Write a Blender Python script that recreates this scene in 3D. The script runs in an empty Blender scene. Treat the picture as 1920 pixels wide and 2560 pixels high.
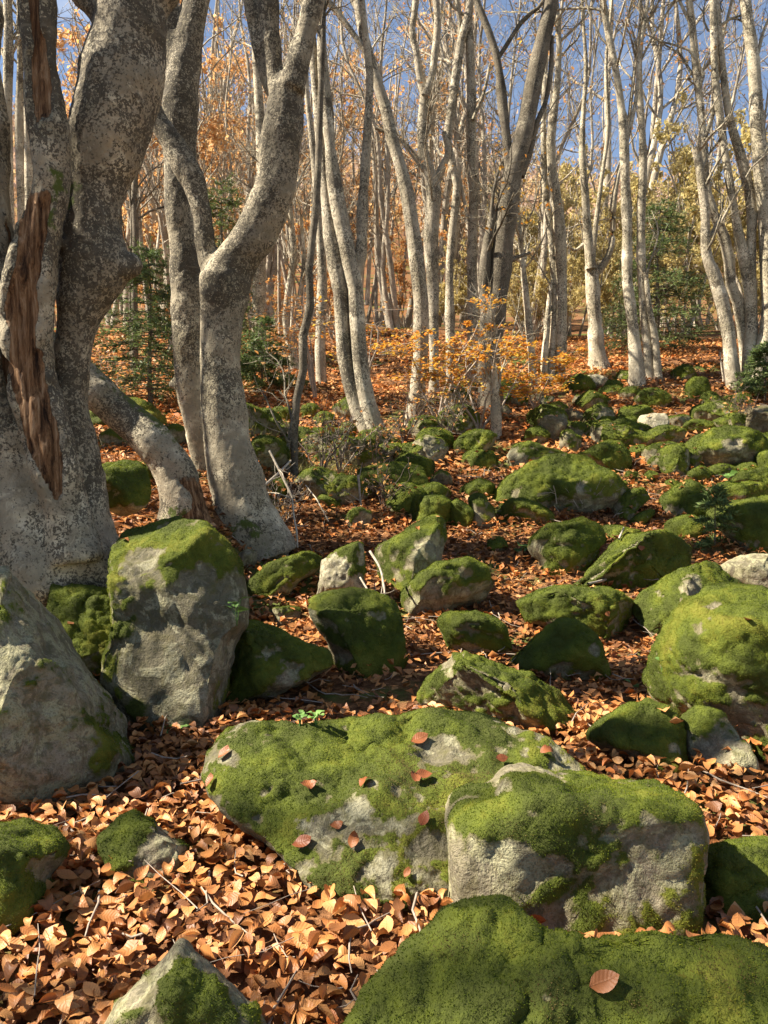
import bpy, math, random
import numpy as np
from mathutils import Vector
from mathutils.bvhtree import BVHTree

SC = bpy.context.scene
COL = SC.collection
rng = np.random.default_rng(7)
random.seed(7)

# ------------------------------------------------------------------ camera
F = 1934.0                     # focal length in pixels of the 1920 x 2560 photograph
PITCH = math.radians(-5.0)
CAM = np.array([0.0, 0.0, 1.2])
FW = np.array([0, math.cos(PITCH), math.sin(PITCH)])
UP = np.array([0, -math.sin(PITCH), math.cos(PITCH)])
cd = bpy.data.cameras.new('camera'); cam = bpy.data.objects.new('camera', cd); COL.objects.link(cam)
cam.location = CAM; cam.rotation_euler = (math.pi/2 + PITCH, 0, 0)
cd.sensor_fit = 'VERTICAL'; cd.sensor_height = 24; cd.sensor_width = 18
cd.lens = 24*F/2560; cd.clip_start = 0.05; cd.clip_end = 2000
SC.camera = cam

# ------------------------------------------------------------------ sky, sun, exposure
SUN_AZ = math.radians(-91); SUN_EL = math.radians(45)   # azimuth from +Y towards +X
SUN = np.array([math.sin(SUN_AZ)*math.cos(SUN_EL), math.cos(SUN_AZ)*math.cos(SUN_EL), math.sin(SUN_EL)])
w = bpy.data.worlds.new('World'); SC.world = w; w.use_nodes = True
nt = w.node_tree; nt.nodes.clear()
sky = nt.nodes.new('ShaderNodeTexSky'); sky.sky_type = 'NISHITA'; sky.sun_disc = False
sky.sun_elevation = SUN_EL; sky.sun_rotation = SUN_AZ % (2*math.pi)
sky.altitude = 1200; sky.air_density = 1.0; sky.dust_density = 0.2; sky.ozone_density = 2.4
bg = nt.nodes.new('ShaderNodeBackground'); bg.inputs[1].default_value = 0.05
tcw = nt.nodes.new('ShaderNodeTexCoord'); mpw = nt.nodes.new('ShaderNodeMapping')
mpw.inputs['Scale'].default_value = (2.0, 2.0, 7.0)
nsw = nt.nodes.new('ShaderNodeTexNoise'); nsw.inputs['Scale'].default_value = 2.2
nsw.inputs['Detail'].default_value = 7; nsw.inputs['Roughness'].default_value = 0.62
rmw = nt.nodes.new('ShaderNodeMapRange'); rmw.inputs[1].default_value = 0.5; rmw.inputs[2].default_value = 0.8
rmw.inputs[3].default_value = 0.07; rmw.inputs[4].default_value = 0.5
mxw = nt.nodes.new('ShaderNodeMix'); mxw.data_type = 'RGBA'
mxw.inputs[7].default_value = (7.5, 7.8, 8.2, 1)
L = nt.links.new
L(tcw.outputs['Generated'], mpw.inputs['Vector']); L(mpw.outputs[0], nsw.inputs['Vector'])
L(nsw.outputs[0], rmw.inputs[0]); L(rmw.outputs[0], mxw.inputs[0]); L(sky.outputs[0], mxw.inputs[6])
L(mxw.outputs[2], bg.inputs[0])
wo = nt.nodes.new('ShaderNodeOutputWorld'); L(bg.outputs[0], wo.inputs[0])
sd = bpy.data.lights.new('sun', 'SUN'); sd.energy = 5.0; sd.angle = math.radians(0.53); sd.color = (1, 0.91, 0.77)
so = bpy.data.objects.new('sun', sd); COL.objects.link(so); so.location = (-20, -10, 30)
so.rotation_euler = Vector(-SUN).to_track_quat('-Z', 'Y').to_euler()
vs = SC.view_settings; vs.view_transform = 'Standard'; vs.look = 'None'; vs.gamma = 1; vs.exposure = 1.75
vs.use_curve_mapping = False
SC.cycles.use_denoising = True
SC.cycles.max_bounces = 6; SC.cycles.diffuse_bounces = 3; SC.cycles.transmission_bounces = 3
SC.cycles.transparent_max_bounces = 4; SC.cycles.caustics_reflective = False; SC.cycles.caustics_refractive = False

# ------------------------------------------------------------------ maths helpers
def _hash(i, j, k, s):
    h = (i*374761393 + j*668265263 + k*2147483647 + s*974634777) & 0xffffffff
    h = ((h ^ (h >> 13))*1274126177) & 0xffffffff
    return ((h ^ (h >> 16)) & 0xffff)/32767.5 - 1.0
def vnoise(p, s=0):
    p = np.asarray(p, float); q = np.floor(p); f = p - q; q = q.astype(np.int64); f = f*f*f*(f*(f*6-15)+10)
    i, j, k = q[:, 0], q[:, 1], q[:, 2]; x, y, z = f[:, 0], f[:, 1], f[:, 2]
    def c(a, b, d): return _hash(i+a, j+b, k+d, s)
    x0 = c(0,0,0)*(1-x)+c(1,0,0)*x; x1 = c(0,1,0)*(1-x)+c(1,1,0)*x
    x2 = c(0,0,1)*(1-x)+c(1,0,1)*x; x3 = c(0,1,1)*(1-x)+c(1,1,1)*x
    return (x0*(1-y)+x1*y)*(1-z) + (x2*(1-y)+x3*y)*z
def fbm(p, o=4, s=0, g=0.5):
    a, t, n = 1.0, 0.0, 0.0; p = np.asarray(p, float)
    for k in range(o):
        t = t + a*vnoise(p*(2.03**k) + 17.3*k, s+k); n += a; a *= g
    return t/n
def ss(a, b, x):
    t = np.clip((np.asarray(x, float)-a)/(b-a), 0, 1); return t*t*(3-2*t)
def nrm(v): return v/np.maximum(np.linalg.norm(v, axis=-1, keepdims=True), 1e-9)

def ray(px, py): return FW + np.array([(px-960)/F, 0, 0]) + UP*((1280-py)/F)
def P(px, py, d):
    r = ray(px, py); return CAM + r*(d/r[1])
def depth(p): return (np.asarray(p)-CAM) @ FW
def proj(p):
    q = np.asarray(p)-CAM; z = np.maximum(q @ FW, 0.05)
    return 960+F*q[..., 0]/z, 1280-F*(q @ UP)/z

def gz(x, y):
    x = np.asarray(x, float); y = np.asarray(y, float)
    s = lambda a, b: np.logaddexp(0, (y-a)/b)*b
    z = 0.286*s(4.4, .35) - 0.126*s(17, 1.5) + 0.2*s(42, 4)*(1-0.35*np.clip(x/np.maximum(y, 5), -.6, .6)/.5)
    z = z + 0.05*np.minimum(y, 0)
    z = z + 0.42*ss(-.75, -1.35, x)*ss(3.0, 3.7, y)*(1-ss(7, 10, y))
    q = np.stack([x, y, 0*x], -1).reshape(-1, 3)
    n = (fbm(q*0.9, 3, 5)*0.05 + fbm(q*0.16, 2, 9)*0.25*ss(5, 14, q[:, 1])).reshape(x.shape)
    return z + n*np.minimum(1, 0.4+0.12*np.abs(y))
def gz1(x, y): return float(gz(np.array([x]), np.array([y]))[0])
def G(px, py):
    r = ray(px, py); r = r/r[1]
    ds = np.concatenate([np.linspace(.8, 30, 1500), np.linspace(30.1, 160, 700)])
    pts = CAM + r*ds[:, None]; below = pts[:, 2] < gz(pts[:, 0], pts[:, 1])
    if not below.any(): return CAM + r*60
    return pts[np.argmax(below)]

# ------------------------------------------------------------------ mesh helpers
def mesh(name, V, Fs, attrs=None, smooth=True):
    """Fs: list of int arrays (n,3) or (n,4)"""
    me = bpy.data.meshes.new(name); V = np.ascontiguousarray(V, np.float32)
    if isinstance(Fs, np.ndarray): Fs = [Fs]
    Fs = [f for f in Fs if len(f)]
    loops = np.concatenate([f.ravel() for f in Fs]).astype(np.int32)
    tot = np.concatenate([np.full(len(f), f.shape[1]) for f in Fs]).astype(np.int32)
    st = np.concatenate([[0], np.cumsum(tot)[:-1]]).astype(np.int32)
    me.vertices.add(len(V)); me.vertices.foreach_set('co', V.ravel())
    me.loops.add(len(loops)); me.loops.foreach_set('vertex_index', loops)
    me.polygons.add(len(tot)); me.polygons.foreach_set('loop_start', st); me.polygons.foreach_set('loop_total', tot)
    me.polygons.foreach_set('use_smooth', np.full(len(tot), smooth))
    for k, a in (attrs or {}).items():
        at = me.attributes.new(k, 'FLOAT', 'POINT'); at.data.foreach_set('value', np.ascontiguousarray(a, np.float32))
    me.update(calc_edges=True); return me
def obj(name, me, mat, parent=None, loc=None, **props):
    o = bpy.data.objects.new(name, me); COL.objects.link(o)
    if me is not None and mat is not None and len(me.materials) == 0: me.materials.append(mat)
    if parent is not None: o.parent = parent
    if loc is not None: o.location = loc
    for k, v in props.items(): o[k] = v
    return o
def empty(name, loc, label, cat, group=None):
    o = bpy.data.objects.new(name, None); COL.objects.link(o); o.location = loc; o.empty_display_size = .2
    o['label'] = label; o['category'] = cat
    if group: o['group'] = group
    return o
def tubes(PP, RR, sides, cap=False):
    """PP (N,k,3), RR (N,k) -> verts, quads"""
    N, k, _ = PP.shape
    T = nrm(np.gradient(PP, axis=1))
    ref = np.where(np.abs(T[:, :1, 2:3]) > .8, np.array([[[1., 0, 0]]]), np.array([[[0, 0, 1.]]]))
    A = nrm(np.cross(T, ref)); B = np.cross(T, A)
    th = np.linspace(0, 2*np.pi, sides, endpoint=False)
    V = PP[:, :, None] + RR[:, :, None, None]*(A[:, :, None]*np.cos(th)[:, None] + B[:, :, None]*np.sin(th)[:, None])
    b = (np.arange(N)*k*sides)[:, None, None] + (np.arange(k-1)*sides)[None, :, None]
    i = np.arange(sides); j = (i+1) % sides
    Q = np.stack([b+i, b+j, b+j+sides, b+i+sides], -1).reshape(-1, 4)
    return V.reshape(-1, 3), Q
def join(parts):
    V, Q, o = [], {3: [], 4: []}, 0
    for v, f in parts:
        if len(v) == 0: continue
        V.append(v); Q[f.shape[1]].append(f+o); o += len(v)
    return np.concatenate(V), [np.concatenate(Q[n]) for n in (3, 4) if Q[n]]
def spline(pts, n):
    pts = np.asarray(pts, float); m = len(pts)
    if m < 3:
        t = np.linspace(0, m-1, n)[:, None]; return pts[0]*(1-t) + pts[-1]*t
    e = np.vstack([2*pts[0]-pts[1], pts, 2*pts[-1]-pts[-2]])
    d = np.concatenate([[0], np.cumsum(np.linalg.norm(np.diff(pts[:, :3], axis=0), axis=1))])
    u = np.interp(np.linspace(0, d[-1], n), d, np.arange(m)); i = np.minimum(u.astype(int), m-2); f = (u-i)[:, None]
    a, b, c, g = e[i], e[i+1], e[i+2], e[i+3]
    return .5*((2*b) + (c-a)*f + (2*a-5*b+4*c-g)*f*f + (3*b-a-3*c+g)*f**3)
def ico(sub):
    t = (1+5**.5)/2
    v = [(-1,t,0),(1,t,0),(-1,-t,0),(1,-t,0),(0,-1,t),(0,1,t),(0,-1,-t),(0,1,-t),(t,0,-1),(t,0,1),(-t,0,-1),(-t,0,1)]
    f = np.array([(0,11,5),(0,5,1),(0,1,7),(0,7,10),(0,10,11),(1,5,9),(5,11,4),(11,10,2),(10,7,6),(7,1,8),(3,9,4),(3,4,2),(3,2,6),(3,6,8),(3,8,9),(4,9,5),(2,4,11),(6,2,10),(8,6,7),(9,8,1)])
    v = nrm(np.array(v, float))
    for _ in range(sub):
        e = np.sort(np.concatenate([f[:, [0,1]], f[:, [1,2]], f[:, [2,0]]]), axis=1)
        u, inv = np.unique(e, axis=0, return_inverse=True); inv = inv.ravel()
        m = nrm(v[u[:, 0]]+v[u[:, 1]]); n = len(f); a, b, c = inv[:n]+len(v), inv[n:2*n]+len(v), inv[2*n:]+len(v)
        f = np.concatenate([np.stack([f[:, 0], a, c], 1), np.stack([f[:, 1], b, a], 1), np.stack([f[:, 2], c, b], 1), np.stack([a, b, c], 1)])
        v = np.vstack([v, m])
    return v, f
ICO = {s: ico(s) for s in (3, 4, 5, 6)}
def vnormals(V, T):
    fn = np.cross(V[T[:, 1]]-V[T[:, 0]], V[T[:, 2]]-V[T[:, 0]]); n = np.zeros_like(V)
    for k in range(3):
        for a in range(3): n[:, a] += np.bincount(T[:, k], fn[:, a], len(V))
    return nrm(n)

# ------------------------------------------------------------------ materials
class NT:
    def __init__(s, name):
        s.m = bpy.data.materials.new(name); s.m.use_nodes = True; s.t = s.m.node_tree; s.t.nodes.clear()
        s.out = s.n('OutputMaterial')
    def n(s, typ, **kw):
        x = s.t.nodes.new('ShaderNode'+typ)
        for k, v in kw.items(): setattr(x, k, v)
        return x
    def l(s, a, b): s.t.links.new(a, b)
    def pos(s):
        c = s.n('TexCoord'); return c.outputs['Object']
    def noise(s, scale, detail=4, rough=.55, vec=None, dist=0, stretch=None):
        x = s.n('TexNoise'); x.inputs['Scale'].default_value = scale; x.inputs['Detail'].default_value = detail
        x.inputs['Roughness'].default_value = rough; x.inputs['Distortion'].default_value = dist
        v = vec or s.pos()
        if stretch:
            mp = s.n('Mapping'); mp.inputs['Scale'].default_value = stretch; s.l(v, mp.inputs['Vector']); v = mp.outputs[0]
        s.l(v, x.inputs['Vector']); return x.outputs[0]
    def attr(s, name):
        a = s.n('Attribute'); a.attribute_name = name; return a.outputs['Fac']
    def rmap(s, v, a, b, c=0., d=1.):
        x = s.n('MapRange'); x.interpolation_type = 'SMOOTHSTEP'
        for i, q in enumerate((a, b, c, d)): x.inputs[i+1].default_value = q
        s.l(v, x.inputs[0]); return x.outputs[0]
    def math(s, op, a, b=None):
        x = s.n('Math', operation=op)
        for i, q in enumerate((a, b)):
            if q is None: continue
            if isinstance(q, (int, float)): x.inputs[i].default_value = q
            else: s.l(q, x.inputs[i])
        return x.outputs[0]
    def ramp(s, v, stops):
        x = s.n('ValToRGB'); e = x.color_ramp.elements
        while len(e) < len(stops): e.new(.5)
        for i, (p, c) in enumerate(stops): e[i].position = p; e[i].color = (*c, 1)
        s.l(v, x.inputs[0]); return x.outputs[0]
    def mix(s, f, a, b, mode='MIX'):
        x = s.n('Mix', data_type='RGBA', blend_type=mode)
        for i, q in ((0, f), (6, a), (7, b)):
            if isinstance(q, (int, float)): x.inputs[i].default_value = q
            elif isinstance(q, tuple): x.inputs[i].default_value = (*q, 1)
            else: s.l(q, x.inputs[i])
        return x.outputs[2]
    def bump(s, h, strength, dist):
        x = s.n('Bump'); x.inputs['Strength'].default_value = strength; x.inputs['Distance'].default_value = dist
        s.l(h, x.inputs['Height']); return x.outputs[0]
    def finish(s, col, rough=.85, normal=None, trans=0., spec=.25, tcol=None):
        b = s.n('BsdfPrincipled'); b.inputs['Specular IOR Level'].default_value = spec
        s.l(col, b.inputs['Base Color'])
        if isinstance(rough, float): b.inputs['Roughness'].default_value = rough
        else: s.l(rough, b.inputs['Roughness'])
        if normal is not None: s.l(normal, b.inputs['Normal'])
        sh = b.outputs[0]
        if trans:
            t = s.n('BsdfTranslucent'); s.l(tcol or col, t.inputs[0]); m = s.n('MixShader'); m.inputs[0].default_value = trans
            s.l(sh, m.inputs[1]); s.l(t.outputs[0], m.inputs[2]); sh = m.outputs[0]
        s.l(sh, s.out.inputs[0]); return s.m

def moss_colour(k, v):
    return k.ramp(v, [(0., (.030, .046, .005)), (.3, (.062, .092, .008)), (.52, (.128, .170, .011)), (.72, (.225, .235, .022)), (.88, (.26, .205, .05)), (1., (.20, .13, .05))])
def mat_rock(name, base=(.29, .245, .175), lich=(.42, .395, .24)):
    k = NT(name); p = k.pos()
    n1 = k.noise(3.1, 6, .6, p); n2 = k.noise(24, 6, .72, p, .5); n3 = k.noise(8, 7, .7, p, .8); n4 = k.noise(150, 3, .6, p); n5 = k.noise(5.5, 6, .7, p, 1.2)
    dk = lambda f: tuple(x*f for x in base)
    c = k.ramp(n1, [(.36, dk(.6)), (.5, base), (.64, dk(1.2))])
    c = k.mix(k.math('MULTIPLY', k.rmap(n2, .48, .60), .85), c, dk(.36))
    c = k.mix(k.math('MULTIPLY', k.rmap(k.math('ADD', n3, k.math('MULTIPLY', n2, -.25)), .37, .43), .8), c, lich)
    c = k.mix(k.math('MULTIPLY', k.rmap(n5, .56, .63), .7), c, (.13, .105, .06))
    c = k.mix(k.math('MULTIPLY', k.rmap(n4, .54, .62), .55), c, (.07, .062, .05))
    c = k.mix(.22, c, (.15, .145, .065))
    m = k.attr('moss'); e = k.noise(42, 5, .75, p); e2 = k.noise(11, 5, .7, p, .5)
    ms = k.math('ADD', m, k.math('ADD', k.math('MULTIPLY', k.math('SUBTRACT', e, .5), 1.3), k.math('MULTIPLY', k.math('SUBTRACT', e2, .5), .8)))
    c = k.mix(k.math('MULTIPLY', k.rmap(ms, -.2, .45), .72), c, (.115, .105, .04))
    mk = k.rmap(ms, .40, .62)
    mc = moss_colour(k, k.math('ADD', k.math('MULTIPLY', k.rmap(k.noise(3.4, 6, .65, p), .3, .72), .62), k.math('MULTIPLY', k.noise(70, 3, .6, p), .3)))
    c = k.mix(mk, c, k.mix(.5, mc, (.05, .045, .014)))
    h = k.math('ADD', k.math('MULTIPLY', n2, .8), k.math('ADD', k.math('MULTIPLY', n4, .3), n3))
    return k.finish(c, .9, k.bump(h, 1., .016), spec=.2)
def mat_moss():
    k = NT('moss_fibres'); p = k.pos(); r = k.attr('tone')
    v = k.math('ADD', k.math('MULTIPLY', k.rmap(k.noise(3.4, 6, .65, p), .3, .72), .62), k.math('MULTIPLY', r, .36))
    c = k.mix(k.math('MULTIPLY', k.rmap(k.noise(9, 5, .7, p, .6), .52, .62), .6), moss_colour(k, k.math('ADD', v, .02)), moss_colour(k, k.math('SUBTRACT', v, .28)))
    c = k.mix(k.math('MULTIPLY', k.rmap(k.noise(4.3, 6, .7, p, .9), .56, .64), .65), c, (.23, .165, .055))
    c = k.mix(k.rmap(r, 1.0, 1.5), c, (.17, .125, .05))
    return k.finish(c, .75, None, .45, .15)
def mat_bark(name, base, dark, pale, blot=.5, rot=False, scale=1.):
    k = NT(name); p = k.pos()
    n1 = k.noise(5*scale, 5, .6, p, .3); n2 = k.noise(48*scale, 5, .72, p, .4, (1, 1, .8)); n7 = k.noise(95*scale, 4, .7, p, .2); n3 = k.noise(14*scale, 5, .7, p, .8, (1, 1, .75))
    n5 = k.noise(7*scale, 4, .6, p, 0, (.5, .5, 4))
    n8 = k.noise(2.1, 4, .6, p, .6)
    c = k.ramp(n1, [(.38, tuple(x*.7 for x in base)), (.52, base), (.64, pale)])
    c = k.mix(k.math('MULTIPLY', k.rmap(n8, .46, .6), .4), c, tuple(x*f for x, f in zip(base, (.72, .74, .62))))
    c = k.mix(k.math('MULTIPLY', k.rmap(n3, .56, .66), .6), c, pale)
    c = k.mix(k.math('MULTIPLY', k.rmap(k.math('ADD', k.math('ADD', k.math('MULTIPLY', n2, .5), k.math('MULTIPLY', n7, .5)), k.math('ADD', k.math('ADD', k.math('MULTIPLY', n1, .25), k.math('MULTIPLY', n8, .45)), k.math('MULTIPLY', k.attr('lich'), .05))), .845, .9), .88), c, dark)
    n6 = k.noise(15*scale, 6, .75, p, .7)
    c = k.mix(k.math('MULTIPLY', k.rmap(k.math('ADD', n6, k.math('MULTIPLY', n2, .5)), .76, .86), blot), c, tuple(.6*x+.4*y for x, y in zip(dark, base)))
    c = k.mix(k.math('MULTIPLY', k.rmap(n5, .58, .7), .45), c, tuple(x*.7 for x in base))
    m = k.attr('moss'); e = k.noise(22, 4, .7, p)
    mk = k.rmap(k.math('ADD', m, k.math('MULTIPLY', k.math('SUBTRACT', e, .5), .9)), .45, .62)
    c = k.mix(mk, c, (.075, .095, .02))
    h = k.math('ADD', k.math('MULTIPLY', n2, 1.0), k.math('MULTIPLY', n3, .5))
    if rot:
        r = k.attr('rot'); wd = k.noise(34, 7, .75, p, .35, (1, 1, .09))
        wc = k.ramp(wd, [(.36, (.018, .009, .005)), (.46, (.11, .055, .025)), (.55, (.26, .145, .07)), (.64, (.40, .27, .16))])
        rk = k.rmap(k.math('ADD', r, k.math('MULTIPLY', k.math('SUBTRACT', e, .5), .5)), .45, .55)
        c = k.mix(rk, c, wc); h = k.math('ADD', h, k.math('MULTIPLY', wd, k.math('MULTIPLY', rk, 2.5)))
    return k.finish(c, .85, k.bump(h, .9, .012), spec=.2)
def mat_leaf(name, stops, trans=.3, rough=.6, var=True, vein=False):
    k = NT(name)
    if var: v = k.attr('tone')
    else:
        oi = k.n('ObjectInfo'); v = oi.outputs['Random']
    c = k.ramp(v, stops)
    c = k.mix(k.math('MULTIPLY', k.rmap(k.noise(60, 3, .6), .4, .75), .45), c, (.16, .075, .03))
    nb = None
    if vein:
        av = k.math('ABSOLUTE', k.attr('vv')); wv = k.math('SINE', k.math('MULTIPLY', k.math('ADD', k.attr('vu'), k.math('MULTIPLY', av, -.16)), 50.))
        mid_ = k.rmap(av, .0, .12, 1., 0.); hv = k.math('ADD', k.math('MULTIPLY', wv, .5), k.math('MULTIPLY', mid_, 1.5))
        c = k.mix(k.math('MULTIPLY', k.rmap(hv, .3, .9), .16), c, (.30, .14, .06)); nb = k.bump(hv, .3, .0012)
    return k.finish(c, rough, nb, trans, .35)
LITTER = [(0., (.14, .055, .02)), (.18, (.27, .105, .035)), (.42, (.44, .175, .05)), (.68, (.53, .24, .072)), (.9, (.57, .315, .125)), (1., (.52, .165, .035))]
M = dict(
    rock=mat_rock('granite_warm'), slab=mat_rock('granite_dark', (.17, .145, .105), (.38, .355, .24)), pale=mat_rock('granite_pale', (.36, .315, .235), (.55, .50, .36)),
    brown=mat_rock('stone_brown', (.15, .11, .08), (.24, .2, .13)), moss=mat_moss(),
    barkA=mat_bark('bark_old', (.34, .29, .20), (.042, .034, .025), (.58, .51, .36), rot=True, blot=.35),
    bark=mat_bark('bark_beech', (.44, .38, .275), (.05, .038, .027), (.66, .59, .44), scale=.85, blot=.65),
    bark_lit=mat_bark('bark_sunlit', (.50, .435, .31), (.055, .042, .03), (.72, .64, .47), scale=.8, blot=.5),  # beech bark brightened in its colour, standing in for sun on the trunks
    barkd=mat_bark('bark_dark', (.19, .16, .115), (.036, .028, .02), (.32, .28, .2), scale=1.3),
    barkf=mat_bark('bark_far', (.44, .38, .285), (.13, .10, .075), (.62, .55, .42), scale=1.),
    litter=mat_leaf('leaf_litter', LITTER, .15, .5, vein=True), leaf1=mat_leaf('fallen_leaf', LITTER, .15, .5, var=False, vein=True),
    gold=mat_leaf('leaf_gold', [(0., (.58, .20, .03)), (.4, (.70, .33, .04)), (.8, (.74, .46, .06)), (1., (.6, .48, .1))], .5),
    orange=mat_leaf('leaf_orange', [(0., (.50, .20, .06)), (.5, (.66, .33, .10)), (1., (.70, .46, .16))], .5),
    amberl=mat_leaf('leaf_pale_amber', [(0., (.62, .30, .11)), (.5, (.74, .44, .18)), (1., (.78, .56, .27))], .5),
    yellow=mat_leaf('leaf_yellow', [(0., (.42, .36, .14)), (.5, (.58, .48, .19)), (1., (.68, .55, .24))], .5),
    needle=mat_leaf('needles', [(0., (.05, .09, .025)), (.6, (.11, .18, .05)), (1., (.2, .27, .08))], .35),
    green=mat_leaf('leaf_green', [(0., (.07, .16, .04)), (.5, (.13, .27, .06)), (1., (.2, .36, .09))], .3),
    grass=mat_leaf('dry_grass', [(0., (.25, .24, .08)), (.6, (.48, .42, .18)), (1., (.3, .36, .08))], .35),
)
def mat_ground():
    k = NT('forest_floor'); p = k.pos()
    n = k.noise(30, 6, .75, p); n2 = k.noise(1.3, 4, .6, p); n3 = k.noise(8, 5, .7, p)
    c = k.ramp(n, [(.3, (.045, .022, .012)), (.5, (.17, .08, .035)), (.65, (.36, .18, .08)), (.8, (.5, .3, .15))])
    c = k.mix(k.rmap(k.math('ADD', n2, k.math('MULTIPLY', n3, .3)), .66, .8), c, (.10, .12, .03))
    return k.finish(c, .95, k.bump(n, .8, .03), spec=.1)
M['ground'] = mat_ground()
M['russet'] = mat_leaf('russet_leaf', [(0., (.17, .04, .015)), (.5, (.24, .075, .025)), (1., (.32, .115, .035))], .15, .5, var=False, vein=True)
def mat_wood(name, c0, c1):
    k = NT(name); p = k.pos(); n = k.noise(40, 4, .6, p)
    return k.finish(k.ramp(n, [(.3, c0), (.7, c1)]), .85, k.bump(n, .5, .004), spec=.2)
M['stick'] = mat_wood('dead_wood_pale', (.26, .21, .15), (.52, .46, .36))
M['twig'] = mat_wood('twig_bark', (.20, .155, .12), (.38, .32, .25))
M['twigd'] = mat_wood('twig_dark', (.07, .05, .04), (.17, .13, .1))

# ------------------------------------------------------------------ ground sheet
ys = np.concatenate([np.linspace(-8, .6, 30), np.linspace(.7, 9, 140), np.linspace(9.1, 20, 90), 20*np.exp(np.linspace(.02, math.log(400/20), 80))])
us = np.linspace(-1, 1, 171); us = np.sign(us)*(np.abs(us)**1.25)
wd = 9+1.15*np.maximum(ys, 0)
X = us[None, :]*wd[:, None]; Y = np.repeat(ys[:, None], len(us), 1); Z = gz(X, Y)
ny, nx = X.shape; idx = np.arange(ny*nx).reshape(ny, nx)
quads = np.stack([idx[:-1, :-1], idx[:-1, 1:], idx[1:, 1:], idx[1:, :-1]], -1).reshape(-1, 4)
obj('ground', mesh('ground', np.stack([X, Y, Z], -1).reshape(-1, 3), quads), M['ground'], kind='structure')

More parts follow.
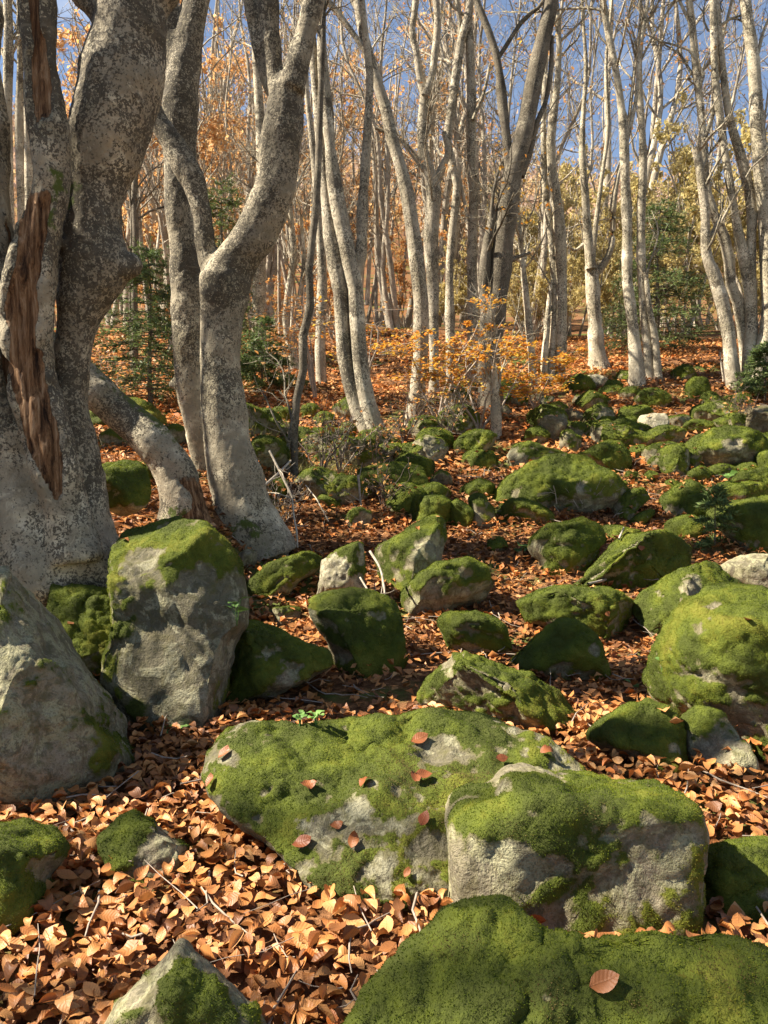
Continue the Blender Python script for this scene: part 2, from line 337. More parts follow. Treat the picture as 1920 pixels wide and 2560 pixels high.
# ------------------------------------------------------------------ rocks
CR = dict(N=(0, 0, 1.), R1=(0, 0, .5787), T2=(960, 0, .5787), R3=(0, 700, .5787), R4=(960, 700, .5787), R5=(0, 1300, .5787), R6=(960, 1300, .5787),
          R7=(0, 1860, .5787), R8=(960, 1860, .5787), c1=(1240, 880, .41), c2=(600, 1000, .41), c3=(1240, 1200, .41), c4=(560, 1300, .41))
def nat(c, pts):
    ox, oy, s = CR[c]; a = np.array(pts, float); a[:, :2] = a[:, :2]*s + (ox, oy)
    if a.shape[1] > 2: a[:, 2] *= s
    return a
ROCKS = []; BLADE = dict(V=[], n=0)
def plane_pts(px, p0, n):
    out = []
    for x, y in px:
        r = ray(x, y); out.append(CAM + r*(((p0-CAM) @ n)/(r @ n)))
    return np.array(out)
def rock(crop, pts, label, moss=.75, T=None, tau=None, p=2.35, d=None, bare=(), green=(), dry=(), mat='rock', name='mossy_boulder', rough=1., group=None, fuzz=1., ext=1.3, cat='rock', seed=None, facets=9, thick=.014, mot=1.):
    px = nat(crop, pts); k = len(ROCKS)+1 if seed is None else seed
    c = px.mean(0); px = c+(px-c)*((1.07 if px[:, 1].max() > 1420 else 1.16) if facets > 4 else 1.02); yb = np.sort(px[:, 1])[-3:].mean()
    w_px = np.ptp(px[:, 0]); h_px = np.ptp(px[:, 1])
    g = G(c[0], yb)
    ang = math.degrees(math.atan((c[1]-1280)/F)) + 5
    t = math.radians(tau if tau is not None else max(8, ang+6))
    W = w_px*g[1]/F; H = h_px*g[1]/F
    if T is None: T = min(.42*W, .8*H+.02)
    Yc = d if d else g[1]+.5*T
    n = np.array([0, -math.cos(t), math.sin(t)]); e1 = np.array([1., 0, 0]); e2 = np.array([0, math.sin(t), math.cos(t)])
    p0 = P(c[0], c[1], Yc)
    q = plane_pts(px, p0, n)-p0; a = q @ e1; b = q @ e2
    # dense closed outline
    m = len(a); cl = np.stack([a, b], 1); e = np.vstack([cl[-1:], cl, cl[:2]]); f = np.linspace(0, 1, 12, endpoint=False)[:, None]
    dense = np.concatenate([.5*((2*e[i+1])+(e[i+2]-e[i])*f+(2*e[i]-5*e[i+1]+4*e[i+2]-e[i+3])*f*f+(3*e[i+1]-e[i]-3*e[i+2]+e[i+3])*f**3) for i in range(m)])
    dense = .45*dense + .55*np.concatenate([e[i+1]*(1-f)+e[i+2]*f for i in range(m)])
    dense[:, 1] = np.where(dense[:, 1] < 0, dense[:, 1]*ext, dense[:, 1])
    th = np.arctan2(dense[:, 1], dense[:, 0]); rr = np.hypot(dense[:, 0], dense[:, 1])
    tg = np.linspace(-np.pi, np.pi, 181)[:-1]; Rg = np.zeros(180); bi = ((th+np.pi)/(2*np.pi)*180).astype(int) % 180
    np.maximum.at(Rg, bi, rr); has = Rg > 0
    Rg = np.interp(np.arange(180), np.flatnonzero(has), Rg[has], period=180)
    for _ in range(2): Rg = (np.roll(Rg, 1)+2*Rg+np.roll(Rg, -1))/4
    sz = max(w_px, h_px)
    sub = 6 if sz > 640 else 5 if sz > 290 else 4 if sz > 95 else 3
    U, Tr = ICO[sub]; Tr = Tr[:, ::-1]; ax, ay, az = U[:, 0], U[:, 2], U[:, 1]      # ax,ay in plane; az along n
    s = np.hypot(ax, ay); N_ = (s**p+np.abs(az)**p)**(1/p); sp = s/N_; zp = az/N_
    th = np.arctan2(ay, ax); R = np.interp((th+np.pi)/(2*np.pi)*180-.5, np.arange(180), Rg, period=180)
    V = p0 + (sp*R*np.cos(th))[:, None]*e1 + (sp*R*np.sin(th))[:, None]*e2 + (zp*T)[:, None]*n
    size = .5*(W+H); rc = np.random.default_rng(1000+k)
    for _ in range(facets):                                   # broken faces
        cn = rc.normal(size=3); cn[1] -= .5; cn[2] += .35; cn /= np.linalg.norm(cn); sd_ = (V-p0) @ cn; hmax = sd_.max()*rc.uniform(.58, .88)
        V = V - cn*(np.maximum(0, sd_-hmax)*.85)[:, None]
    nv = vnormals(V, Tr)
    # facets and lumps
    q = V*(1.6/size) + k*7.7
    am = (.11*fbm(q, 4, k) + .10*np.abs(fbm(q*2.3, 4, k+50)) - .03)*size*rough
    am = am*(.35+.65*np.abs(zp))
    V = V + nv*am[:, None]
    V = V + nv*(fbm(V*22, 3, 3)*.008*min(1, size*2))[:, None]
    nv = vnormals(V, Tr)
    # moss where rain and leaf mould lie
    x_, y_ = proj(V)
    mm = .50*nv[:, 2] - .25*np.maximum(0, .2-nv[:, 2]) + .38*fbm(V*(2.2/size)+k*3.1, 4, k+90) + (moss*.95-.5)*1.45 + .11 + mot*(.7*fbm(V*9+k, 5, k+7, .68) + .3*fbm(V*32, 3, 6))*min(1, .4+size)
    wx = 1.1*fbm(V*7+3, 4, 61, .65); wy = 1.1*fbm(V*7+9, 4, 62, .65)
    if len(bare):
        for bx, by, br in nat(crop, bare):
            mm -= (.95 if mot < 1.2 else .5)*np.exp(-((x_-bx+wx*br)**2+(y_-by+wy*br)**2)/(br*br))
    if len(green):
        for bx, by, br in nat(crop, green): mm += (.6 if mot < 1.2 else .38)*np.exp(-((x_-bx+wx*br)**2+(y_-by+wy*br)**2)/(br*br))
    dr_ = np.zeros(len(V))
    for bx, by, br in (nat(crop, dry) if len(dry) else ()): dr_ = np.maximum(dr_, np.exp(-((x_-bx+wx*br)**2+(y_-by+wy*br)**2)/(br*br)))
    m = ss(-.02, .6, mm)
    V = V + nv*(m*min(thick, .05*size)*(.8+(.5*fbm(V*11, 3, 8)+.55*fbm(V*38, 2, 18))*min(1, 3.2/g[1])))[:, None]
    loc = np.array([p0[0], p0[1], gz1(p0[0], p0[1])])
    me = mesh(name, V-loc, Tr, dict(moss=m))
    o = obj(name, me, M[mat], None, loc, label=label, category=cat)
    if group: o['group'] = group
    ROCKS.append(dict(o=o, V=V, T=Tr, m=m, n=nv, loc=loc, d=g[1], fuzz=fuzz, dry=dr_))
    return o
def moss_fibres(r, budget):
    V, Tr, m, n, loc = r['V'], r['T'], r['m'], r['n'], r['loc']
    cc = V[Tr].mean(1); fn = np.cross(V[Tr[:, 1]]-V[Tr[:, 0]], V[Tr[:, 2]]-V[Tr[:, 0]]); ar = np.linalg.norm(fn, axis=1)/2; fn = nrm(fn)
    dist = np.linalg.norm(cc-CAM, axis=1); vis = (np.einsum('ij,ij->i', nrm(CAM-cc), fn) > -.25) & (cc[:, 2] > gz(cc[:, 0], cc[:, 1])-.02)
    L = np.maximum(.0042, .95*dist/774.)                       # fibre size follows what can be resolved
    wgt = ar*ss(.12, .8, m[Tr].mean(1))*vis
    tot = (wgt/(L*L)).sum()*1.3*r['fuzz']; n_ = int(min(tot, budget))
    if n_ < 40: return 0
    pr = wgt/(L*L); i = rng.choice(len(Tr), n_, p=pr/pr.sum())
    u = rng.random((n_, 2)); fl = u.sum(1) > 1; u[fl] = 1-u[fl]
    a, b, c = V[Tr[i, 0]], V[Tr[i, 1]], V[Tr[i, 2]]; p = a + (b-a)*u[:, :1] + (c-a)*u[:, 1:]
    l = L[i]*rng.uniform(.5, 1.3, n_)
    dr = nrm(fn[i]*.85 + rng.normal(0, .6, (n_, 3)) + [0, 0, -.12]); sd_ = nrm(np.cross(dr, rng.normal(size=(n_, 3))))
    wv = (l*.4)[:, None]*sd_
    W = np.stack([p-wv-fn[i]*.002, p+wv-fn[i]*.002, p+dr*l[:, None]], 1).reshape(-1, 3)
    tone = np.repeat(rng.random(n_) + (1.3*r['dry'][Tr[i]].mean(1) if r.get('dry') is not None else 0), 3)
    me = mesh('moss', W-loc, np.arange(3*n_).reshape(-1, 3), dict(tone=tone), smooth=False)
    o = obj('moss', me, M['moss'], r['o'], None, kind='stuff')
    return n_
# --- the boulders close to the path
rock('R8', [(-160,1270),(-70,1110),(0,1000),(150,870),(380,725),(480,728),(560,790),(700,835),(860,895),(1150,930),(1400,910),(1560,940),(1720,1000),(1850,1140),(1850,1360),(800,1420),(0,1400)],
     'large low boulder fully carpeted in green moss with a red-brown leaf on it', .95, T=.09, tau=62, d=1.42, bare=[(400,1190,70),(100,930,40),(700,1090,60),(780,980,50)], ext=1.1, rough=.7, facets=0, dry=[(700,1090,120),(1500,1000,130),(300,880,90),(1100,1150,100)])
rock('R8', [(285,800),(290,560),(295,330),(335,262),(480,225),(545,150),(690,148),(770,185),(1000,195),(1250,200),(1300,250),(1325,360),(1312,500),(1275,640),(1250,800),(1230,900),(900,950),(500,880)],
     'square block of granite with moss on its top and a bright pale chip', .34, T=.2, tau=12, p=5.5, d=1.95, facets=0, rough=.55, thick=.01, mot=1.6,
     bare=[(570,205,80),(1170,330,60),(1120,620,100),(340,560,110),(420,680,90),(540,520,70)],
     green=[(420,290,110),(650,280,130),(900,250,130),(1150,250,110),(1250,250,80),(750,390,100),(620,380,80),(950,700,130),(1080,790,110),(820,600,90),(880,480,70),(1180,850,70),(700,690,70)], dry=[(560,400,80),(900,330,80)])
rock('N', [(505,2020),(520,1920),(548,1862),(590,1830),(660,1826),(760,1834),(860,1812),(930,1775),(1000,1752),(1064,1757),(1209,1798),(1365,1873),(1446,1925),(1475,1970),(1450,2060),(1250,2150),(1130,2245),(960,2250),(800,2225),(690,2175),(640,2115),(560,2075)],
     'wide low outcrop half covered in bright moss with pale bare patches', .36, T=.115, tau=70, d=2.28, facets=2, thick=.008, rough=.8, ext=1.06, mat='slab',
     bare=[(1080,1890,50),(1190,1910,45),(880,2015,40),(740,2055,35),(930,2100,40),(560,1900,30),(1040,2130,35)], mot=1.7,
     green=[(660,1890,110),(780,1900,110),(1000,1800,80),(1150,1800,60),(820,2190,60),(570,2000,60),(640,2060,70),(700,1980,70),(920,1960,60)], dry=[(980,2110,130),(900,2060,90),(1000,1960,90),(860,2150,90),(1090,2080,110),(1150,1980,110)])
rock('R7', [(430,1230),(520,1110),(680,960),(760,880),(792,852),(830,890),(930,980),(1040,1080),(1130,1160),(1200,1290),(900,1400),(520,1400)],
     'pointed grey rock with pale edges and dark moss on its face', .36, T=.10, tau=34, p=1.9, facets=0, d=1.36, bare=[(790,880,70),(900,960,60),(1010,1070,60),(690,960,50),(590,1060,50)], green=[(800,1080,170)], rough=.6)
rock('R5', [(-260,800),(-140,380),(0,262),(90,300),(165,395),(245,520),(315,640),(385,720),(425,790),(445,900),(510,970),(560,1040),(520,1110),(390,1190),(300,1330),(200,1390),(0,1330),(-220,1250)],
     'big slanting granite slab spotted with pale lichen below the old beech', .16, T=.42, tau=30, p=3, d=2.75, green=[(450,900,90),(480,1020,90),(280,1330,60)], rough=.6)
rock('R5', [(490,60),(500,0),(560,-35),(700,-15),(800,35),(900,55),(985,145),(1025,220),(1052,330),(1052,430),(1000,480),(975,570),(935,690),(905,800),(750,830),(560,815),(470,780),(470,640),(530,440),(500,200)],
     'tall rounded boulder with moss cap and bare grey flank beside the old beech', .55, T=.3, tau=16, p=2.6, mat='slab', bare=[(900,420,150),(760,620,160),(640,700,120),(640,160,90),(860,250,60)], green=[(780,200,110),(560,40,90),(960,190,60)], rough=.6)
rock('R5', [(905,790),(930,640),(1000,520),(1060,450),(1180,468),(1300,540),(1390,580),(1415,660),(1350,705),(1180,730),(1080,760),(1000,795)],
     'dark wedge of mossy stone leaning on the tall rounded boulder', .8, T=.25, bare=[(1150,560,50),(1230,670,50)])
rock('R5', [(180,300),(330,300),(480,320),(640,350),(665,400),(610,490),(560,560),(500,660),(420,730),(330,670),(260,540),(180,420)],
     'dark mossy stone wedged under the roots of the old beech', .85, T=.25, d=3.45)
rock('R7', [(450,430),(500,350),(600,310),(700,298),(770,345),(803,420),(785,510),(700,580),(600,600),(500,570),(470,490)],
     'small round stone half mossed at the edge of the leaf drift', .62, bare=[(720,400,60),(660,480,60)], green=[(560,400,90)])
rock('R7', [(-160,430),(0,400),(60,358),(150,352),(225,400),(250,480),(185,570),(180,690),(120,770),(0,810),(-160,770)],
     'shaggy moss-covered rock at the foot of the slanting granite slab', .85, T=.16)
rock('R8', [(1285,640),(1340,520),(1450,458),(1560,438),(1680,470),(1800,550),(1860,800),(1720,920),(1500,890),(1290,870)],
     'green mossy boulder next to the square block of granite', .85, T=.18, d=2.0, bare=[(1640,640,70)])
# --- the middle of the slope
rock('c4', [(468,610),(540,510),(640,462),(800,447),(930,462),(1012,510),(1052,590),(1078,700),(1085,830),(1000,910),(850,940),(760,890),(680,810),(640,720),(560,655)],
     'dome-shaped mossy boulder with a small pale corner', .82, bare=[(520,590,60)], p=2.6)
rock('c4', [(555,500),(585,350),(600,250),(690,180),(760,112),(825,125),(845,200),(845,350),(885,470),(800,500),(700,510)],
     'upright stone with a bare cream face and moss cap', .45, T=.14, p=2.8, bare=[(650,330,110),(630,440,80),(700,270,50)], green=[(750,190,70),(820,300,50)], mat='pale')
rock('c4', [(98,360),(200,300),(350,250),(480,215),(600,195),(605,250),(530,315),(450,375),(400,425),(300,460),(230,480),(115,460)],
     'long low mossy rock like a log beside the forked beech', .8, T=.16)
rock('c4', [(1000,360),(945,270),(915,180),(1000,138),(1080,98),(1180,18),(1285,-25),(1345,20),(1352,90),(1325,190),(1312,290),(1200,345),(1100,410),(1015,410)],
     'humped rock with vivid moss back and bare brownish side', .66, bare=[(1240,180,70),(1200,250,60)])
rock('c4', [(1098,450),(1150,370),(1250,280),(1350,238),(1450,203),(1535,240),(1605,310),(1645,385),(1560,480),(1480,530),(1350,585),(1160,580),(1115,510)],
     'rounded rock with combed green moss above a grey cracked base', .72, bare=[(1240,440,75),(1190,520,60)])
rock('c4', [(265,600),(310,550),(400,535),(485,555),(490,620),(400,645),(300,640)], 'flat grey stone in front of the long low mossy rock', .35, group=None)
rock('R6', [(248,440),(280,408),(380,412),(470,445),(535,495),(565,565),(470,610),(320,600),(285,530)], 'small mossy rock with a bright edge touching the slanted green rock', .8)
rock('R6', [(555,570),(600,500),(720,452),(820,447),(905,500),(925,570),(940,665),(820,700),(680,670),(600,650)], 'slanted mossy rock with a sunny yellow-green face', .85, bare=[(905,560,35)])
rock('R6', [(566,372),(600,318),(720,302),(850,312),(980,328),(1062,378),(1085,440),(1035,505),(900,520),(760,450),(640,430)], 'long smooth moss cushion rock carrying one fallen leaf', .9)
rock('R6', [(112,730),(130,665),(200,625),(290,585),(380,597),(520,637),(640,687),(760,767),(805,830),(795,905),(700,925),(560,870),(400,830),(200,790)], 'broad dark mossy rock with a pale stone tip', .85, bare=[(265,625,40)])
rock('R6', [(895,945),(960,880),(1040,818),(1120,802),(1215,848),(1285,930),(1335,1010),(1345,1070),(1200,1100),(1100,1025),(980,990)], 'green tufted rock surrounded by orange leaves', .85, bare=[(1250,990,40)])
rock('R6', [(1288,885),(1310,828),(1380,818),(1465,868),(1545,970),(1625,1080),(1605,1120),(1480,1110),(1400,1070),(1330,985)], 'leaning triangular stone with bare cream flank', .45, bare=[(1420,1000,90),(1540,1060,60)], green=[(1360,860,60)])
rock('R6', [(1205,520),(1250,430),(1330,340),(1440,312),(1560,328),(1700,400),(1850,500),(1920,750),(1880,950),(1720,1020),(1600,970),(1480,880),(1380,815),(1310,775),(1230,705),(1198,610)],
     'huge rounded olive-green mossy boulder among the leaves', .86, T=.42, facets=5, bare=[(1410,370,40),(1360,470,30),(1540,760,40),(1560,880,50)], rough=.9)
rock('R6', [(1085,430),(1100,340),(1160,290),(1270,230),(1380,188),(1470,188),(1505,240),(1575,325),(1400,345),(1290,410),(1230,500),(1200,540),(1140,520),(1078,480)], 'mossy rock ridge leaning behind the huge olive-green boulder', .75, T=.3, bare=[(1330,290,50)])
rock('R6', [(812,245),(860,168),(960,118),(1050,78),(1200,62),(1300,98),(1402,160),(1415,195),(1250,250),(1150,290),(1050,322),(940,280),(850,265)], 'whale-backed boulder under a thick bright moss blanket', .93)
rock('R6', [(1465,200),(1560,150),(1659,132),(1780,180),(1780,340),(1620,335),(1550,290),(1495,250)], 'bare flat grey stone without moss', .05, mat='rock', name='grey_stone')
rock('c3', [(210,410),(250,320),(330,258),(420,232),(520,242),(612,300),(642,380),(605,420),(585,470),(480,530),(400,570),(285,570),(285,490),(238,445)], 'stepped mossy rock with a pale lower corner', .8, bare=[(250,400,35)])
rock('c3', [(598,292),(700,278),(800,308),(895,342),(800,372),(680,360)], 'low mossy stone tucked behind the whale-backed boulder', .75)
rock('c3', [(38,175),(60,128),(180,143),(300,178),(408,210),(385,248),(250,262),(120,245),(45,215)], 'thin flat moss-green rock lying along the slope like a plank', .9, T=.15)
rock('c3', [(706,175),(730,118),(800,83),(900,68),(933,100),(922,145),(850,200),(760,240),(716,210)], 'hooked mossy stone with bare grey front', .65, bare=[(740,170,30)])
rock('c3', [(748,212),(770,178),(830,173),(853,205),(832,245),(770,250)], 'fist-like stone in front of the hooked mossy one', .6)
rock('c3', [(812,265),(870,218),(940,188),(972,205),(902,255),(840,284)], 'small flat bright green stone sunk in leaves', .9)
rock('c3', [(1002,185),(1030,98),(1100,48),(1180,13),(1252,33),(1278,75),(1180,115),(1120,160),(1080,212)], 'curved mossy rock with shaded hollow side', .75)
rock('c3', [(1087,185),(1120,133),(1200,108),(1330,103),(1393,140),(1385,205),(1330,258),(1200,268),(1100,222)], 'dark mossy rock with a small cream nose', .8, bare=[(1130,195,35)])
rock('c3', [(1052,295),(1080,233),(1150,218),(1222,250),(1243,312),(1200,360),(1108,360)], 'egg-shaped dark green stone', .9)
rock('c3', [(1225,262),(1320,262),(1405,285),(1325,318),(1240,308)], 'narrow moss-covered stone beside the egg-shaped one', .85)
rock('c3', [(1375,245),(1345,190),(1450,148),(1560,138),(1659,118),(1800,150),(1860,350),(1680,450),(1540,430),(1500,365),(1435,318)], 'large sunny mossy rock with leaves caught in its dip', .85, T=.25)
rock('c3', [(1342,82),(1360,28),(1450,12),(1560,18),(1635,70),(1605,125),(1480,148),(1400,138)], 'dark mossy rock behind the large sunny one', .8)
rock('c1', [(5,880),(60,768),(130,688),(250,647),(400,647),(520,657),(600,718),(680,790),(743,850),(722,900),(600,940),(470,955),(330,935),(150,912),(25,910)], 'big dark moss-covered boulder with a sunlit shoulder and bare twigs before it', .82, T=.36, bare=[(520,830,45),(110,860,30)])
rock('c1', [(92,640),(130,578),(220,562),(300,598),(400,618),(472,642),(400,690),(180,710),(108,705)], 'pale-edged rock right behind the big dark boulder', .55, bare=[(120,640,40)])
rock('c1', [(487,645),(560,598),(650,562),(740,567),(783,620),(793,685),(740,740),(640,715),(560,690)], 'mossy rock with a spot of light above the big dark boulder', .9)
def el(x0, y0, x1, y1, n=11):
    cx, cy, a, b = (x0+x1)/2, (y0+y1)/2, (x1-x0)/2, (y1-y0)/2
    ph = rng.random()*6.28
    return [(cx+a*math.cos(t)*(1+.09*math.sin(3*t+ph)), cy+b*math.sin(t)*(1+.08*math.cos(2*t+ph))) for t in np.linspace(0, 2*math.pi, n, endpoint=False)]
rock('c1', [(1188,630),(1210,560),(1280,508),(1380,478),(1500,488),(1582,540),(1643,600),(1635,665),(1500,700),(1330,712),(1218,692)], 'long rounded green boulder with bare stone showing on its front', .78, bare=[(1430,610,60),(1230,630,30)])
rock('c1', [(918,605),(980,578),(1100,563),(1182,590),(1193,655),(1100,712),(1000,712),(938,660)], 'shadowed brown and green rock beside the long rounded boulder', .55)
rock('c1', [(878,510),(873,420),(920,363),(1000,358),(1042,420),(1045,500),(960,515)], 'bare whitish boulder under the fallen grey log', .12, mat='pale', name='pale_boulder')
rock('c1', el(797, 338, 872, 415), 'little whitish stone uphill of the bare whitish boulder', .1, mat='pale', name='pale_boulder')
rock('c1', el(528, 138, 692, 222), 'smooth grey stone at the upper edge of the boulder field', .08, mat='pale', name='grey_stone')
rock('c1', el(430, 150, 600, 245), 'green hump of moss beside the smooth grey stone', .95)
rock('c1', el(1165, 152, 1285, 285), 'moss-covered knob of rock between the trees above the log', .95, name='mossy_boulder')
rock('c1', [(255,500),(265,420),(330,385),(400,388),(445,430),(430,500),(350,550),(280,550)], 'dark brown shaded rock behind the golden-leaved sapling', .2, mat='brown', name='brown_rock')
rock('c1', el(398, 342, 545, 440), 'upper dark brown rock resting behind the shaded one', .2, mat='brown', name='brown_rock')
rock('c1', [(512,435),(560,358),(640,328),(700,368),(723,455),(640,470),(560,462)], 'tilted stone with green top and grey broken end', .6, bare=[(690,410,40)])
rock('c1', el(720, 408, 882, 498), 'low stone with a lawn of light green moss beside the whitish boulder', .95)
rock('c2', [(1048,390),(1058,280),(1120,222),(1200,228),(1262,300),(1245,370),(1160,412)], 'standing stone with bare grey front and moss on top', .5, bare=[(1110,340,80)])
rock('c2', [(987,675),(1030,618),(1120,596),(1230,606),(1303,660),(1315,735),(1200,770),(1080,750)], 'soft moss mound above the humped rock', .95)
rock('c2', [(1360,680),(1375,600),(1440,575),(1500,610),(1545,700),(1520,765),(1440,770)], 'olive knobbly stone next to the soft moss mound', .6)
rock('c2', [(470,590),(510,570),(600,640),(610,680),(540,670)], 'small ragged clump of moss on stone among fallen twigs', .9)
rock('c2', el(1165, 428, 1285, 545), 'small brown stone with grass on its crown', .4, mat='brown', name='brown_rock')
rock('c2', el(1512, 838, 1625, 925), 'small dark green moss ball alone on the leaves', .95)
rock('c2', el(1365, 488, 1545, 610), 'dark green stone touching the olive knobbly one', .9)
rock('c2', el(1405, 318, 1585, 425), 'shaded mossy stone downhill of the leaning trunks', .75)
rock('c2', el(540, 248, 735, 330), 'bright moss cushion by the tuft of dry grass', .95)
rock('R3', [(420,830),(440,790),(560,780),(612,850),(605,940),(520,970),(440,930)], 'mossy rock seen between the old beech and the leaning trunk', .8, T=.2, d=4.7)
SL = 'mossy stone half buried in the stony slope below the beeches'; SG = 'stones scattered over the upper slope'
for c, b, m in [('c1', (695,493,903,590), .8), ('c1', (828,578,935,655), .85), ('c1', (898,478,1125,570), .7), ('c1', (1540,515,1760,590), .9), ('c1', (1600,630,1760,745), .85),
                ('c1', (1450,688,1605,765), .85), ('c1', (1308,700,1452,785), .7), ('c1', (1200,718,1312,795), .85), ('c1', (1470,735,1760,840), .85), ('c1', (1228,318,1452,445), .6),
                ('c1', (588,428,725,565), .5), ('c1', (398,498,525,605), .5), ('c1', (898,268,995,345), .9), ('c1', (98,228,205,295), .3), ('c1', (328,308,435,385), .4), ('c1', (528,278,695,335), .6),
                ('c1', (1168,428,1335,505), .85), ('c1', (268,278,352,335), .3), ('c1', (790,728,852,772), .95), ('c1', (898,738,975,785), .9), ('c1', (1018,788,1115,835), .9), ('c1', (698,788,785,835), .9),
                ('c2', (1000,528,1215,605), .9), ('c2', (1288,638,1425,775), .9), ('c2', (1358,318,1505,385), .85), ('c2', (800,428,1055,595), .85), ('c2', (195,138,300,222), .45),
                ('c2', (198,58,312,135), .8), ('c2', (378,38,472,112), .9), ('c2', (208,228,302,342), .85), ('c2', (350,168,562,315), .85), ('c2', (158,493,292,575), .85), ('c2', (650,678,792,790), .5),
                ('c2', (620,140,700,240), .8), ('c2', (40,60,130,130), .8), ('c2', (100,150,170,200), .9), ('c2', (640,320,800,400), .85), ('c2', (460,90,560,160), .8),
                ('c4', (78,188,205,300), .15), ('R3', (590,800,655,890), .9), ('R3', (1080,560,1130,600), .8), ('R3', (680,640,800,720), .7), ('R3', (440,650,520,720), .6),
                ('c1', (640,220,760,270), .6), ('c1', (760,230,880,300), .6), ('c1', (1050,400,1180,470), .5), ('c1', (1330,420,1480,490), .7), ('c1', (480,265,560,320), .4), ('c1', (0,330,90,400), .4),
                ('c1', (200,240,290,300), .4), ('c1', (430,440,560,520), .55), ('c1', (760,500,860,560), .8), ('c1', (1010,560,1100,620), .7), ('c1', (1460,260,1560,340), .8), ('c1', (1290,300,1400,360), .8)]:
    rock(c, el(b[0]-.08*(b[2]-b[0]), b[1]-.12*(b[3]-b[1]), b[2]+.08*(b[2]-b[0]), b[3]), SL, m, group=SG, name='mossy_stone')
for _ in range(76):
    y_ = rng.uniform(7.6, 12.5) if _ % 2 else rng.uniform(6.6, 10); x_ = rng.uniform(.08, .55)*y_ if _ % 2 else rng.uniform(-.21, .1)*y_; a_, b_ = proj(np.array([x_, y_, gz1(x_, y_)])); w_ = rng.uniform(.16, .46)*F/y_/2
    rock('N', el(a_-w_, b_-w_*rng.uniform(.9, 1.4), a_+w_, b_+w_*.15), SL, rng.uniform(.5, .9), group=SG, name='mossy_stone')
# stones that lie just outside the picture, so that the slope goes on to either side
for x_, y_, s_ in [(-3.4,5.2,.5),(-4.2,7,.6),(-2.9,8.5,.5),(4.1,5.2,.5),(4.6,7.4,.6),(2.6,2.7,.35),(-2.4,2.0,.4),(3.4,3.9,.5)]:
    U, Tr = ICO[4]; k_ = int(x_*31+y_*7)
    V = U*[s_, s_*.8, s_*.55]; V = V*(1+.22*fbm(U*1.7+k_, 4, k_))[:, None]; nv = vnormals(V, Tr)
    m = ss(.1, .5, .5*nv[:, 2]+.4*fbm(V*5+k_, 3, k_)+.5); loc = np.array([x_, y_, gz1(x_, y_)+.08])
    o = obj('mossy_stone', mesh('mossy_stone', V, Tr, dict(moss=m)), M['rock'], None, loc, label=SL, category='rock', group=SG)
    ROCKS.append(dict(o=o, V=V+loc, T=Tr, m=m, n=nv, loc=loc, d=y_, fuzz=.5))
nb = 0
for r_ in ROCKS: nb += moss_fibres(r_, 110000)
print('rocks', len(ROCKS), 'fibres', nb, 'rock tris', sum(len(r['T']) for r in ROCKS))

# tops of the rocks on a 3 cm grid, to keep the litter off them; and a tree for laying things on them
GX0, GY0, GC = -14., -2., .03; TOP = np.full((1000, 800), -9.); BOT = np.full((1000, 800), 99.)
for r_ in ROCKS:
    V = r_['V']; T_ = r_['T']; C_ = np.concatenate([V, V[T_].mean(1), (V[T_[:, 0]]+V[T_[:, 1]])/2])
    i = ((C_[:, 0]-GX0)/GC).astype(int); j = ((C_[:, 1]-GY0)/GC).astype(int); ok = (i >= 0) & (i < 1000) & (j >= 0) & (j < 800)
    np.maximum.at(TOP, (i[ok], j[ok]), C_[ok, 2]); np.minimum.at(BOT, (i[ok], j[ok]), C_[ok, 2])
def rocktop(x, y):
    i = np.clip(((x-GX0)/GC).astype(int), 0, 999); j = np.clip(((y-GY0)/GC).astype(int), 0, 799); return np.where(BOT[i, j] < gz(x, y)-.01, TOP[i, j], -9.)
BV, BF, o_ = [], [], 0
for r_ in ROCKS[:45]:
    BV.append(r_['V']); BF.append(r_['T']+o_); o_ += len(r_['V'])
BVH = BVHTree.FromPolygons(np.concatenate(BV).tolist(), np.concatenate(BF).tolist())
def hit(px, py):
    r = ray(px, py); g = G(px, py); h = BVH.ray_cast(Vector(CAM), Vector(r))
    if h[0] is not None and h[0].y < g[1]: return np.array(h[0]), np.array(h[1])
    return g, np.array([0, -.2, .98])

# ------------------------------------------------------------------ leaf litter
UV = {}
def leaf_proto(nu, nv_, curl, fold, twist, seed, asp=.62):
    u = np.linspace(0, 1, nu+1); v = np.linspace(-1, 1, nv_+1); U, Vv = np.meshgrid(u, v, indexing='ij')
    wdt = .5*asp*np.sin(np.pi*np.clip(U, 0, 1)**.9)**.75
    r = np.random.default_rng(seed); x = U-.5; y = Vv*wdt
    z = fold*np.abs(y)*1.0 + curl*(x*x*2-.2) + twist*x*y*2 + .10*np.sin(9*U+r.random()*6)*np.abs(Vv)*wdt + .05*np.sin(26*U)*np.abs(Vv)*wdt
    z = z + r.normal(0, .02, z.shape)
    V = np.stack([x*(1-.25*abs(curl)), y*(1-.25*fold), z], -1).reshape(-1, 3)
    id_ = np.arange((nu+1)*(nv_+1)).reshape(nu+1, nv_+1)
    Q = np.stack([id_[:-1, :-1], id_[1:, :-1], id_[1:, 1:], id_[:-1, 1:]], -1).reshape(-1, 4)
    UV[len(V)] = (U.ravel(), Vv.ravel())
    return V, Q
